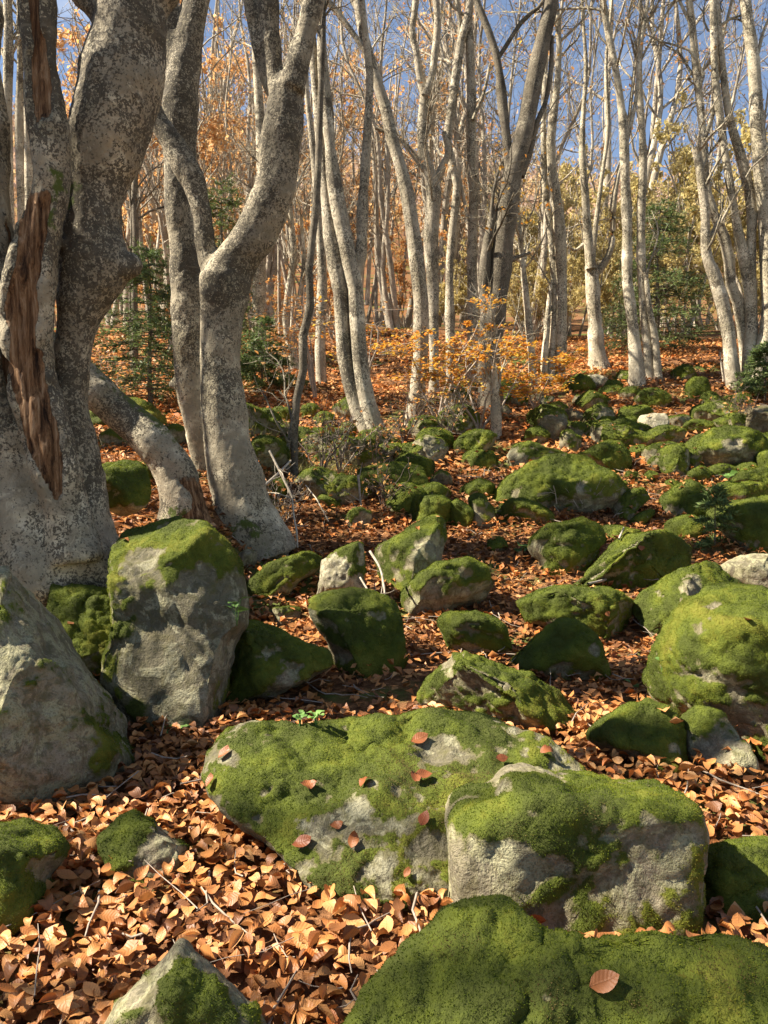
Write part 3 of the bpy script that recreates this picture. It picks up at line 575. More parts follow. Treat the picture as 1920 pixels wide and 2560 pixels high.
def quat_rot(n, tilt):
    """random orientation: spin about z, then tilt about a random horizontal axis"""
    a = rng.random(n)*2*np.pi; b = rng.random(n)*2*np.pi
    ca, sa = np.cos(a), np.sin(a); z0 = np.zeros(n); o1 = np.ones(n)
    Rz = np.stack([ca, -sa, z0, sa, ca, z0, z0, z0, o1], 1).reshape(n, 3, 3)
    kx, ky = np.cos(b), np.sin(b); c, s = np.cos(tilt), np.sin(tilt); t = 1-c
    Rt = np.stack([t*kx*kx+c, t*kx*ky, s*ky, t*kx*ky, t*ky*ky+c, -s*kx, -s*ky, s*kx, c], 1).reshape(n, 3, 3)
    return Rt @ Rz
def scatter_leaves(pos, size, tilt, tone, protos):
    which = rng.integers(0, len(protos), len(pos)); R = quat_rot(len(pos), tilt); parts = []; tones = []
    for k, (v, q) in enumerate(protos):
        s = which == k
        if not s.any(): continue
        W = np.einsum('nij,vj->nvi', R[s], v)*size[s][:, None, None] + pos[s][:, None]
        m = len(v); Q = (q[None] + (np.arange(s.sum())*m)[:, None, None]).reshape(-1, q.shape[1])
        parts.append((W.reshape(-1, 3), Q)); tones.append(np.stack([np.repeat(tone[s], m), np.tile(UV[m][0], s.sum()), np.tile(UV[m][1], s.sum())]))
    V, Fs = join(parts); return V, Fs, np.concatenate(tones, 1)
cur = [(.25,.2,.5),(-.4,.12,.3),(.15,.4,-.6),(-.3,.9,.2),(.4,.1,.6),(.1,.12,-.3),(-.7,.3,.5),(.3,1.3,.3)]
PN = [leaf_proto(6, 4, *c, i) for i, c in enumerate(cur)]; PL = [leaf_proto(5, 2, *c, i) for i, c in enumerate(cur)]
PM = [leaf_proto(2, 2, *c, i) for i, c in enumerate(cur)]
PF = [leaf_proto(2, 1, *c, i) for i, c in enumerate(cur)]
def litter(y0, y1, dens, protos, size, lift, tall):
    mar = .9; A = 0.5*(.56*(y0+y1))*2*(y1-y0) + 2*mar*(y1-y0); n = int(A*dens)
    y = np.sqrt(rng.uniform((y0+1.6)**2, (y1+1.6)**2, n))-1.6; x = rng.uniform(-1, 1, n)*(.56*y+mar)
    z = gz(x, y); ok = rocktop(x, y) < z+.035; x, y, z = x[ok], y[ok], z[ok]; n = len(x)
    q = np.stack([x, y, 0*x], 1); pile = fbm(q*2.1, 3, 31)
    keep = rng.random(n) < np.clip(.9+.9*fbm(q*.8, 3, 77), (.7 if y1 < 4 else .35), 1); x, y, z, pile = x[keep], y[keep], z[keep], pile[keep]; n = len(x)
    h = rng.random(n)**1.3*lift*(1+.8*pile)
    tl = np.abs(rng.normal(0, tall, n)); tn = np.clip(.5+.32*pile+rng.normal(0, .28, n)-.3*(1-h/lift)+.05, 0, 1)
    return np.stack([x, y, z+h+.006], 1), size*rng.uniform(.7, 1.25, n), tl, tn
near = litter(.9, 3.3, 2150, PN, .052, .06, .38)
# the 300 leaves that show largest become things of their own
px_, py_ = proj(near[0]); infr = (px_ > 0) & (px_ < 1920) & (py_ > 0) & (py_ < 2555)
score = np.where(infr, near[1]/np.maximum(depth(near[0]), .3)*(1+6*(near[0][:, 2]-gz(near[0][:, 0], near[0][:, 1]))), -1)
top = np.argsort(-score)[:300]; rest = np.ones(len(score), bool); rest[top] = False
parts = []
Va, Fa, ta = scatter_leaves(near[0][rest], near[1][rest], near[2][rest], near[3][rest], PL)
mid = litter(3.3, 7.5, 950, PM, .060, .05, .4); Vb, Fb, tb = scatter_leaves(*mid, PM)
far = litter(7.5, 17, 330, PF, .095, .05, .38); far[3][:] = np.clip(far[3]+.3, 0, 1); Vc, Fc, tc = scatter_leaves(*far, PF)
cp_ = []
for r_ in ROCKS:
    V = r_['V']; T_ = r_['T']; ok = np.flatnonzero((r_['n'][T_].mean(1)[:, 2] > .55) & (V[T_].mean(1)[:, 2] > gz(V[T_[:, 0], 0], V[T_[:, 0], 1])+.03))
    if len(ok) > 20 and r_['d'] > 2.6: cp_.append(V[T_[rng.choice(ok, rng.integers(0, 5))]].mean(1)+[0, 0, .012])
cp_ = np.concatenate(cp_); Vd, Fd, td = scatter_leaves(cp_, rng.uniform(.04, .06, len(cp_)), np.abs(rng.normal(0, .25, len(cp_))), rng.random(len(cp_)), PM)
Vl, Fl = join([(Va, Fa[0]), (Vb, Fb[0]), (Vc, Fc[0]), (Vd, Fd[0])])
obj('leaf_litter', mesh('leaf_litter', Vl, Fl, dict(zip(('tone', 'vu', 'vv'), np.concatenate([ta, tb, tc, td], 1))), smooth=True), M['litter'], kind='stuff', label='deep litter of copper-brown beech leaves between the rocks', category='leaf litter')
print('litter leaves', len(near[0])+len(mid[0])+len(far[0]))
nt_ = 900; ty = 1.2+11*rng.random(nt_)**1.2; tx = rng.uniform(-1, 1, nt_)*(.55*ty+.4); ok = rocktop(tx, ty) < -1; tx, ty = tx[ok], ty[ok]; nt_ = len(tx)
ta_ = rng.random(nt_)*6.28; tl_ = rng.uniform(.06, .3, nt_); sg = np.linspace(-.5, .5, 4)
TP = np.stack([tx[:, None]+np.cos(ta_)[:, None]*tl_[:, None]*sg, ty[:, None]+np.sin(ta_)[:, None]*tl_[:, None]*sg, 0*tx[:, None]+0*sg], -1)+rng.normal(0, .006, (nt_, 4, 3))
TP[..., 2] += gz(TP[..., 0], TP[..., 1])+.05+rng.uniform(-.01, .02, (nt_, 1)); Vt, Qt = tubes(TP, np.repeat(rng.uniform(.0012, .004, nt_)[:, None], 4, 1)*np.array([1, .9, .75, .5]), 4)
obj('twig_litter', mesh('twig_litter', Vt, Qt), M['twig'], kind='stuff', label='small dead twigs strewn over the leaf litter', category='twig litter')
LM = [mesh('leaf', v, q, dict(vu=UV[len(v)][0], vv=UV[len(v)][1])) for v, q in PN]
Rt = quat_rot(300, near[2][top])
from mathutils import Matrix
for k_, i in enumerate(top):
    o = obj('fallen_leaf', LM[k_ % len(LM)], M['leaf1'], None, None, label='curled copper beech leaf on top of the leaf drift between the front rocks', category='leaf', group='loose leaves on the drift')
    o.matrix_world = Matrix.Translation(near[0][i]) @ Matrix(Rt[k_].tolist()).to_4x4() @ Matrix.Scale(float(near[1][i]), 4)
# single leaves lying on the stones
def lay_leaf(px, py, size, label, rot=0., tone=None, mi=5):
    p, n = hit(px, py); z = Vector(n).normalized(); x = Vector((math.cos(rot), math.sin(rot), 0)); x = (x-z*x.dot(z)).normalized(); y = z.cross(x)
    o = obj('fallen_leaf', LM[mi], M['leaf1'], None, None, label=label, category='leaf')
    o.material_slots[0].link = 'OBJECT'; o.material_slots[0].material = M['russet']
    m = Matrix((x, y, z)).transposed().to_4x4(); o.matrix_world = Matrix.Translation(Vector(p)+z*(.012+.06*size*depth(p)/F)) @ m @ Matrix.Scale(size*depth(p)/F, 4)
    return o
lay_leaf(1517, 2455, 84, 'single red-brown beech leaf on the low moss-carpeted boulder', .3, mi=5)
for a in [(1060,2052,46,'upright orange leaf on the pale foot of the wide outcrop',1.2),(918,1963,48,'pale orange leaf in the middle of the wide outcrop',.9),(770,1968,46,'tan leaf on dark moss of the wide outcrop',.2),
          (565,1888,44,'brown leaf on the leaf-drift shoulder of the wide outcrop',.9),(532,1957,42,'bright orange leaf at the leaf-drift foot of the wide outcrop',1.0),(1050,1850,50,'brown leaf at the shaded ridge of the wide outcrop',.5),
          (1058,1942,44,'upper of two overlapping russet leaves on the wide outcrop',.1),(1035,1950,40,'lower of two overlapping russet leaves on the wide outcrop',2.1),(1365,1885,44,'round tan leaf on the far ridge of the wide outcrop',.4),
          (1250,1900,36,'small russet leaf in the shaded bare patch of the wide outcrop',.2),(760,2110,56,'crumpled tan leaf low on the wide outcrop',.3),(885,2100,46,'straw-coloured leaf standing on the wide outcrop',1.4),
          (845,2068,38,'small orange leaf above the crumpled one on the wide outcrop',.1),(1335,2290,56,'orange leaf caught between the square block and the carpeted boulder',2.8),(1515,1535,22,'small russet leaf on the long smooth moss cushion',.4),
          (1020,2185,30,'little orange leaf on the outcrop beside the square block',1.1),(1600,1371,22,'pale leaf on the whale-backed boulder',.2)]:
    lay_leaf(a[0], a[1], a[2], a[3], a[4], mi=random.choice([0, 1, 5, 4]))

# ------------------------------------------------------------------ trees
def stem_world(pts, d, ext=0., dz=0., lean=0.):
    """traced centre line (x, y, width in pixels) at distance d -> points and radii"""
    a = np.asarray(pts, float); out = []
    for i, (x, y, w_) in enumerate(a):
        dd = d + lean*i/(len(a)-1); p = P(x, y, dd); out.append((*p, w_/2/F*depth(p)))
    out = np.array(out)
    if ext:
        dr = nrm((out[-1, :3]-out[-2, :3])[None])[0]; dr = nrm((dr+[0, 0, .4])[None])[0]; L_ = ext
        for s in (.35, .7, 1.): out = np.vstack([out, [*(out[-1, :3]+dr*L_*.35+rng.normal(0, .06, 3)*L_*.3), out[-1, 3]*.72]])
    return out
def root_flare(s, sink=.15):
    """first point is the base: put it into the ground and widen it"""
    s = s.copy(); b = s[0].copy(); b[2] = min(b[2], gz1(b[0], b[1]))-sink; b[3] *= 1.15; return np.vstack([b, s])
def grow(PP, RR, n, t0, t1, L_, ang, up, k, rmax, rmin, jit=.3):
    N, m, _ = PP.shape; ln = np.linalg.norm(np.diff(PP, axis=1), axis=2).sum(1)
    i = rng.choice(N, n, p=ln/ln.sum()); t = rng.uniform(t0, t1, n)*(m-1); a = np.minimum(t.astype(int), m-2); f = (t-a)[:, None]
    pos = PP[i, a]*(1-f)+PP[i, a+1]*f; tg = nrm(PP[i, a+1]-PP[i, a]); rp = RR[i, a]*(1-f[:, 0])+RR[i, a+1]*f[:, 0]
    pe = nrm(np.cross(tg, rng.normal(size=(n, 3)))); an = rng.uniform(*ang, n)[:, None]
    d = nrm(np.cos(an)*tg + np.sin(an)*pe); Ls = rng.uniform(*L_, n)*(1.15-.6*t/(m-1)); st = (Ls/(k-1))[:, None]
    out = [pos]
    for s in range(k-1):
        d = nrm(d + rng.normal(0, jit, (n, 3)) + [0, 0, up]); out.append(out[-1]+d*st)
    r0 = np.minimum(rp*.55, rmax*rng.uniform(.6, 1, n)); r0 = np.maximum(r0, rmin)
    R = np.maximum(r0[:, None]*np.linspace(1, .35, k), rmin*.6)
    return np.stack(out, 1), R
def leaf_quads(pos, size, flat=.5):
    n = len(pos); nn = nrm(rng.normal(size=(n, 3))*[1, 1, .6]+[0, 0, flat]); a = nrm(np.cross(nn, rng.normal(size=(n, 3)))); b = np.cross(nn, a)
    s = (size*rng.uniform(.6, 1.25, n))[:, None]
    V = np.stack([pos-a*s*.5, pos+b*s*.32+nn*s*.08, pos+a*s*.5, pos-b*s*.32+nn*s*.08], 1).reshape(-1, 3)
    return V, np.arange(4*n).reshape(-1, 4), np.repeat(rng.random(n), 4)
def on_twigs(PP, n, t0=.3, spread=.02):
    N, m, _ = PP.shape; i = rng.integers(0, N, n); t = rng.uniform(t0, 1, n)*(m-1); a = np.minimum(t.astype(int), m-2); f = (t-a)[:, None]
    return PP[i, a]*(1-f)+PP[i, a+1]*f + rng.normal(0, spread, (n, 3))
def wobble(s, amp, seed):
    s = s.copy(); q = s[:, :3]*2.5+seed; s[:, 3] *= 1+amp*fbm(q*1.7, 3, seed); return s
def bark_mesh(name, stems, sides, loc, n=26, mossy=.35, seed=0):
    parts = []; ms = []
    for s in stems:
        c = spline(s, n); c[:, 3] = np.maximum(c[:, 3], .002); c = wobble(c, .22, seed)
        V, Q = tubes(c[None, :, :3], c[None, :, 3], sides); nv = V-np.repeat(c[:, :3], sides, 0); nl = nrm(nv)
        V = V + nl*(fbm(V*[7, 7, 4], 3, seed)*.16*np.repeat(c[:, 3], sides))[:, None]; parts.append((V, Q))
        h = V[:, 2]-gz(V[:, 0], V[:, 1]); ms.append(mossy*np.exp(-np.maximum(h, 0)/.35)+.25*np.maximum(0, nl[:, 2])*mossy)
    V, Fs = join(parts); return mesh(name, V-loc, Fs, dict(moss=np.concatenate(ms)))
def traced_tree(name='', label='', stems=(), cat='tree', mat='bark', sides=12, branches=24, twigs=210, ext=4., leaves=0, lmat='orange', lsize=.06, group=None, t0=.45, d=None, rmin=.004, blen=(.8, 2.4), low=False):
    base = np.array(stems[0][0], float); g = G(base[0], base[1]) if d is None else P(base[0], base[1], d)
    dd = g[1]; loc = np.array([g[0], dd, gz1(g[0], dd)])
    S = []
    for k, s in enumerate(stems):
        s = np.asarray(s, float); w = stem_world(s, dd + (.0 if k == 0 else rng.uniform(-.12, .12)*(k > 0)), ext if s[-1, 1] < 12 else 0)
        if k == 0 or s[0, 1] > base[1]-60: w = root_flare(w)
        S.append(w)
    t = empty(name, loc, label, cat, group)
    for k, s in enumerate(S):
        me = bark_mesh('stem' if k else 'trunk', [s], sides, loc, 30, seed=len(bpy.data.objects) % 97)
        obj('trunk' if k == 0 else 'stem', me, M[mat], t)
    C = [spline(s, 30) for s in S]; PP = np.stack([c[:, :3] for c in C]); RR = np.stack([np.maximum(c[:, 3], .003) for c in C])
    if branches:
        P1, R1 = grow(PP, RR, branches, t0, .99, blen, (.45, 1.0), .10, 7, .028, rmin*1.6, .22)
        P2, R2 = grow(P1, R1, twigs, .15, 1, (.25, .9), (.4, 1.0), .05, 5, .008, rmin, .25)
        P3, R3 = grow(P2, R2, int(twigs*1.7), .1, 1, (.12, .4), (.4, 1.0), .03, 3, .004, rmin*.8, .2)
        V1, Q1 = tubes(P1, R1, 5); V2, Q2 = tubes(P2, R2, 3); V3, Q3 = tubes(P3, R3, 3)
        V, Fs = join([(V1, Q1), (V2, Q2), (V3, Q3)]); z0 = np.zeros(len(V))
        br_ = obj('branches', mesh('branches', V-loc, Fs, dict(moss=z0)), M[mat if mat != 'barkA' else 'bark'], t, kind='stuff')
        if leaves:
            V, Q, tn = leaf_quads(on_twigs(P3, leaves), lsize); obj('foliage', mesh('foliage', V-loc, Q, dict(tone=tn), False), M[lmat], br_, kind='stuff')
    return t
# --- old beech and forked beech: thick trunks fused with a voxel remesh
def fused(name, stems, loc, voxel, mat, attr_fn=None, seed=1, smooth=6, rough=.012):
    parts = []
    for s in stems:
        c = wobble(spline(s, 40), .10, seed); V, Q = tubes(c[None, :, :3], c[None, :, 3], 20)
        n = len(V); cap = np.array([[n, (i+1) % 20, i, i] for i in range(20)]+[[n+1, n-20+i, n-20+(i+1) % 20, n-20+(i+1) % 20] for i in range(20)])[:, :3]
        V2 = np.vstack([V, c[0, :3], c[-1, :3]]); parts.append((V2, Q)); parts.append((V2, cap))
    V, Fs = join(parts); me = mesh('tmp', V, Fs); o = bpy.data.objects.new('tmp', me); COL.objects.link(o)
    r = o.modifiers.new('r', 'REMESH'); r.mode = 'VOXEL'; r.voxel_size = voxel
    s = o.modifiers.new('s', 'SMOOTH'); s.iterations = smooth; s.factor = .5
    dg = bpy.context.evaluated_depsgraph_get(); ev = o.evaluated_get(dg).to_mesh()
    nV = len(ev.vertices); V = np.empty(nV*3, np.float32); ev.vertices.foreach_get('co', V); V = V.reshape(-1, 3).astype(float)
    ev.calc_loop_triangles(); T_ = np.empty(len(ev.loop_triangles)*3, np.int32); ev.loop_triangles.foreach_get('vertices', T_); T_ = T_.reshape(-1, 3)
    bpy.data.objects.remove(o)
    nv = vnormals(V, T_)
    V = V + nv*(fbm(V*[5, 5, 3.4], 4, seed)*.026 + fbm(V*[26, 26, 20], 3, seed+3)*rough)[:, None]
    at = attr_fn(V, nv) if attr_fn else dict(moss=np.zeros(len(V)))
    if 'rot' in at: V = V - nv*(at['rot']*.035*(1+.35*fbm(V*[30, 30, 5], 3, 5)))[:, None]
    return mesh(name, V-loc, T_, at)
DA = 3.75
SA = [[(205,1440,260),(190,1330,190),(185,1200,150),(172,1047,120),(178,931,105),(192,816,118),(208,752,142),(236,665,168),(230,579,150),(240,463,140),(268,347,190),(296,220,205),(318,80,192),(322,-60,185)],
      [(190,1400,150),(165,1279,125),(139,1163,145),(108,1047,150),(74,931,128),(68,816,132),(72,720,142),(90,637,132),(104,520,134),(125,463,108),(122,347,104),(107,174,100),(98,0,108),(92,-80,100)],
      [(100,1455,360),(85,1340,300),(45,1220,220),(10,1080,190),(-30,920,170),(-40,760,150),(-25,600,110),(-22,400,90),(-30,200,80),(-40,0,75)],
      [(318,60,120),(372,10,90),(430,-60,80),(520,-180,70)], [(300,90,110),(262,30,90),(215,0,70),(190,-40,66),(150,-140,60)], [(322,-40,180),(318,-160,160),(330,-300,130)],
      [(260,665,90),(318,662,62),(345,650,30)], [(200,1390,160),(258,1430,110),(290,1480,60)], [(60,1420,200),(130,1470,180),(170,1500,100)]]
LA = P(180, 1500, DA); LA[2] = gz1(LA[0], LA[1])
def attrA(V, nv):
    x, y = proj(V); h = V[:, 2]
    cx = np.interp(y, [330, 520, 637, 720, 816, 931, 1047, 1163, 1290], [118, 82, 70, 55, 52, 66, 92, 116, 150]); hw = np.interp(y, [380, 520, 640, 816, 931, 1047, 1163, 1250], [14, 50, 44, 46, 52, 52, 46, 8])
    rot = ss(1.15, .75, np.abs(x-cx+18*fbm(V*9, 3, 4))/hw)*ss(430, 520, y)*ss(1290, 1210, y)*(nv[:, 1] < .2)
    rot = np.maximum(rot, .85*ss(.1, .32, fbm(V*[14, 14, 4], 3, 12))*ss(470, 400, y)*ss(70, 40, np.abs(x-np.interp(y, [0, 470], [88, 112]))))
    mo = .55*ss(1230, 1400, y)*(.4+.8*fbm(V*4, 3, 6)) + .62*np.exp(-((x-145+60*fbm(V*9, 4, 5))/48)**2-((y-500+90*fbm(V*8, 4, 9))/80)**2)
    return dict(moss=mo, rot=rot, lich=ss(105, 170, x+20*fbm(V*5, 3, 8))*ss(1350, 1100, y))
for i_, f_ in ((0, .94), (1, .88)): SA[i_] = [(x, y, w_*(f_ if y < 1300 else 1)) for x, y, w_ in SA[i_]]
SAw = [stem_world(s, DA+o_, 0) for s, o_ in zip(SA, (.05, -.18, .0, .05, .05, .05, .05, -.1, -.15))]
tA = empty('old_beech', LA, 'massive old beech with a rotten hollow trunk standing on the rocks', 'tree')
obj('trunk', fused('trunk', SAw, LA, .017, 'barkA', attrA, 3, rough=.006), M['barkA'], tA)
def crown(t, loc, starts, n1, n2, mat, rmin=.005, leaves=0, lmat='orange'):
    C = [spline(s, 16) for s in starts]; PP = np.stack([c[:, :3] for c in C]); RR = np.stack([np.maximum(c[:, 3], .004) for c in C])
    for c in C:
        obj('limb', bark_mesh('limb', [c], 12, loc, 20, 0, 5), M[mat], t)
    P1, R1 = grow(PP, RR, n1, .2, .99, (1., 3.2), (.4, 1.0), .08, 8, .04, rmin*2, .2)
    P2, R2 = grow(P1, R1, n2, .15, 1, (.4, 1.3), (.4, 1.0), .05, 5, .012, rmin, .22); P3, R3 = grow(P2, R2, n2*2, .1, 1, (.15, .5), (.4, 1.), .03, 3, .005, rmin, .2)
    V, Fs = join([tubes(P1, R1, 6), tubes(P2, R2, 4), tubes(P3, R3, 3)])
    br_ = obj('branches', mesh('branches', V-loc, Fs, dict(moss=np.zeros(len(V)))), M[mat], t, kind='stuff')
    if leaves:
        V, Q, tn = leaf_quads(on_twigs(P3, leaves), .065); obj('foliage', mesh('foliage', V-loc, Q, dict(tone=tn), False), M[lmat], br_, kind='stuff')
def up_from(p, r, d, L_, n=5):
    out = [(*p, r)]; d = np.array(d, float)
    for i in range(n):
        d = nrm((d+rng.normal(0, .12, 3)+[0, 0, .08])[None])[0]; q = np.array(out[-1][:3])+d*L_/n; out.append((*q, r*(1-.7*(i+1)/n)))
    return np.array(out)
crown(tA, LA, [up_from(SAw[3][-1, :3], SAw[3][-1, 3], (.35, .1, .9), 5), up_from(SAw[4][-1, :3], SAw[4][-1, 3], (-.5, .1, .8), 4.5), up_from(SAw[5][-1, :3], SAw[5][-1, 3], (.1, -.1, 1), 6), up_from(SAw[2][-1, :3], SAw[2][-1, 3], (-.1, 0, 1), 5)], 26, 160, 'barkA', leaves=250)
DB = 5.75
SB = [[(645,1400,215),(613,1308,165),(595,1221,140),(571,1105,120),(557,989,104),(551,874,98),(553,800,102),(558,740,118),(562,690,120)],
      [(560,710,105),(585,655,98),(613,620,95),(645,575,100),(672,520,104),(689,463,104),(699,376,96),(709,289,92),(716,215,86)], [(700,230,70),(684,170,62),(675,87,54),(672,0,54),(668,-80,50)],
      [(725,225,76),(745,150,62),(760,87,56),(783,0,50),(800,-90,46)], [(690,250,40),(660,190,34),(640,100,30),(622,0,27),(610,-90,25)],
      [(550,715,80),(528,665,62),(515,610,54),(506,540,52),(489,463,60),(455,405,66),(415,330,54),(385,278,48),(362,180,46),(345,40,42),(335,-100,40)],
      [(640,1360,120),(690,1390,60),(720,1410,30)], [(600,1330,110),(565,1370,70),(550,1400,40)]]
LB = P(610, 1390, DB); LB[2] = gz1(LB[0], LB[1])
def attrB(V, nv):
    x, y = proj(V); return dict(moss=ss(1180, 1380, y)*(.35+.9*fbm(V*5, 3, 6))+.0*x, rot=np.zeros(len(V)), lich=1.2*ss(960, 640, y)-.35)
SBw = [stem_world(s, DB+o_) for s, o_ in zip(SB, (0, 0, .05, -.05, .08, .05, -.1, -.1))]
tB = empty('forked_beech', LB, 'forked beech whose limbs spread like a candelabra beside the long mossy rock', 'tree')
obj('trunk', fused('trunk', SBw, LB, .018, 'barkA', attrB, 8, rough=.004), M['barkA'], tB)
crown(tB, LB, [up_from(SBw[2][-1, :3], SBw[2][-1, 3], (-.1, 0, 1), 5), up_from(SBw[3][-1, :3], SBw[3][-1, 3], (.2, 0, 1), 5), up_from(SBw[5][-1, :3], SBw[5][-1, 3], (-.2, 0, 1), 5)], 20, 160, 'bark', leaves=150)
DB2 = 6.35
SB2 = [[(530,1330,110),(522,1279,62),(509,1163,56),(489,1047,66),(474,960,74),(469,816,74),(466,700,78),(460,637,68),(450,521,76),(448,430,80),(448,318,88),(455,231,88),(470,116,76),(490,0,66),(500,-80,60)],
       [(474,965,50),(440,960,34),(420,965,22)], [(455,200,60),(430,100,50),(420,0,44),(415,-80,40)]]
LB2 = P(530, 1340, DB2); LB2[2] = gz1(LB2[0], LB2[1]); SB2w = [stem_world(s, DB2) for s in SB2]
tB2 = empty('grey_beech', LB2, 'rough grey beech stem with a stub growing tight behind the forked beech', 'tree')
obj('trunk', fused('trunk', SB2w, LB2, .021, 'barkA', attrB, 15, rough=.006), M['barkA'], tB2)
crown(tB2, LB2, [up_from(SB2w[0][-1, :3], SB2w[0][-1, 3], (.1, 0, 1), 5), up_from(SB2w[2][-1, :3], SB2w[2][-1, 3], (-.2, .1, 1), 4)], 14, 120, 'bark', leaves=120)
DL = 5.35
SLn = [[(470,1330,150),(457,1238,116),(430,1163,108),(370,1093,98),(295,1030,92),(231,972,92),(170,915,88),(90,840,80),(0,740,70),(-60,600,60)], [(470,1310,80),(500,1330,50)]]
LL = P(465, 1330, DL); LL[2] = gz1(LL[0], LL[1]); SLw = [stem_world(s, DL) for s in SLn]
def attrL(V, nv):
    x, y = proj(V); return dict(moss=np.clip(.75*nv[:, 2], 0, 1)+.5*ss(1150, 1300, y)*(.5+fbm(V*5, 3, 2)), rot=.8*ss(1120, 1250, y)*ss(.0, .5, nv[:, 0]+.6*fbm(V*6, 3, 3)))
tL = empty('leaning_beech', LL, 'bare beech trunk leaning steeply in behind the old beech', 'tree')
obj('trunk', fused('trunk', SLw, LL, .02, 'barkA', attrL, 21, rough=.005), M['barkA'], tL)
# --- beeches traced one by one in the middle distance (x, y, width) in pixels of the photograph, base first
traced_tree('twin_beech', 'pale twin-stemmed beech leaning over the bare thicket, dividing at a mossy fork',
    [[(958,1110,70),(930,1080,60),(904,1046,46),(880,970,40),(866,923,38),(858,841,38),(854,760,38),(850,690,46),(835,640,40),(822,560,36),(817,480,32),(808,400,30),(799,300,29),(790,231,25),(780,100,22),(775,0,20)],
     [(945,1090,55),(915,1000,42),(900,900,42),(893,800,40),(889,728,40),(870,640,42),(855,560,40),(840,480,37),(828,400,33),(820,300,32),(810,200,28),(803,100,24),(800,0,20)],
     [(885,690,36),(902,640,30),(906,560,29),(908,480,27),(914,400,25),(920,300,21),(925,200,18),(915,100,16),(905,0,14)]], leaves=120)
traced_tree('bent_beech', 'slender black-spotted beech that bends high above the rust-leaved sapling',
    [[(1035,1060,55),(1038,1005,42),(1050,923,36),(1052,841,38),(1053,769,39),(1043,666,38),(1030,564,36),(1010,441,31),(985,369,29),(969,287,28),(944,205,28),(916,123,26),(899,41,22),(893,0,20)],
     [(990,380,14),(975,340,10),(940,320,8)], [(922,140,14),(880,80,16),(835,20,15),(815,0,14)]], leaves=120)
traced_tree('lyre_beech', 'straight beech that splits into a narrow lyre of two stems high up',
    [[(1085,985,30),(1085,900,26),(1084,790,27),(1082,707,31),(1076,605,37),(1084,482,36),(1060,390,30),(1055,328,27),(1063,235,26)], [(1063,240,22),(1080,190,20),(1088,123,19),(1094,60,18),(1090,0,18)],
     [(1060,240,20),(1047,180,18),(1040,120,17),(1030,82,16),(1040,0,15)], [(1080,490,24),(1105,420,20),(1120,380,16),(1110,330,12)]], leaves=100)
traced_tree('crowded_beech', 'thin straight beech close against its thicker bright neighbour', [[(1127,975,24),(1125,800,22),(1125,646,21),(1141,482,20),(1133,420,20),(1117,369,22),(1133,246,22),(1149,123,24),(1170,41,20),(1178,0,18)], [(1149,130,14),(1150,60,12),(1142,0,11)]], leaves=60)
traced_tree('crowded_beech', 'bright even beech pole standing just beside the dark Y-shaped beech', [[(1183,975,28),(1182,800,27),(1180,646,25),(1182,564,25),(1184,482,25),(1178,400,24),(1179,300,24),(1178,205,22),(1174,102,20),(1170,0,18)], [(1182,300,10),(1210,230,9),(1225,160,8)]], leaves=60)
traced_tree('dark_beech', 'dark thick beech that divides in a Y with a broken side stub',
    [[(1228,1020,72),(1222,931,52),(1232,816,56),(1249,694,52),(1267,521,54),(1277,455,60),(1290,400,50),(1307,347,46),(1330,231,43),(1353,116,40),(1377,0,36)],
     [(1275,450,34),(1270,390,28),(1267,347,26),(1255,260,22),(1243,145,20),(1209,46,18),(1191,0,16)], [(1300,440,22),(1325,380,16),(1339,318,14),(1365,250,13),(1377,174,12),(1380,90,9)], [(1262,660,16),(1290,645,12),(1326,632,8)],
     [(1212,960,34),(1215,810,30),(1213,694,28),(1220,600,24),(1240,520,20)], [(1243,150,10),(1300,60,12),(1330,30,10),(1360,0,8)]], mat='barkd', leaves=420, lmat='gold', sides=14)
traced_tree('sapling_pole', 'short pale pole rising from the rocks at the foot of the dark Y-shaped beech', [[(1240,1095,30),(1240,1040,26),(1238,980,22),(1232,900,16),(1240,820,10)]], branches=6, twigs=40, ext=0, blen=(.3, .8))
traced_tree(mat='bark_lit', name='slim_beech', label='slim white curving beech next to the close-set pair', stems=[[(1332,965,24),(1330,900,20),(1322,816,18),(1315,740,17),(1307,665,15),(1296,550,12),(1290,450,10),(1300,330,8)]], leaves=30)
traced_tree(mat='bark_lit', name='paired_beech', label='close-set pair of bright beeches on the leafy rise',
    stems=[[(1377,955,26),(1388,816,20),(1388,723,20),(1377,579,19),(1362,463,16),(1359,289,13),(1365,150,11),(1370,0,9)], [(1359,955,20),(1365,845,15),(1372,760,12),(1380,700,8)],
     [(1402,950,26),(1405,800,27),(1403,665,29),(1394,521,28),(1377,376,23),(1391,231,17),(1398,100,14),(1390,0,12)]], leaves=90)
traced_tree(mat='bark_lit', name='branching_beech', label='stout white beech with three upswept limbs on the open leafy ground',
    stems=[[(1498,920,58),(1489,845,38),(1484,758,34),(1480,700,36),(1478,665,36)], [(1478,672,24),(1469,579,22),(1461,463,20),(1455,376,18),(1458,289,12),(1465,160,10),(1455,0,8)],
     [(1484,690,20),(1510,660,17),(1530,608,16),(1533,521,14),(1545,440,12),(1565,360,10),(1580,230,9),(1600,60,7)], [(1478,670,14),(1490,560,12),(1505,440,11),(1520,320,10),(1515,160,8),(1530,0,7)],
     [(1470,600,10),(1440,625,9),(1417,613,7)]], leaves=60)
traced_tree(mat='bark_lit', name='straight_beech', label='tall straight bright beech beside the young fir',
    stems=[[(1594,965,46),(1590,900,34),(1582,816,28),(1568,700,27),(1568,579,27),(1562,405,25),(1556,289,21),(1539,174,17),(1516,58,15),(1508,0,13)], [(1560,380,13),(1590,250,11),(1600,120,10),(1620,0,8)]], leaves=100)
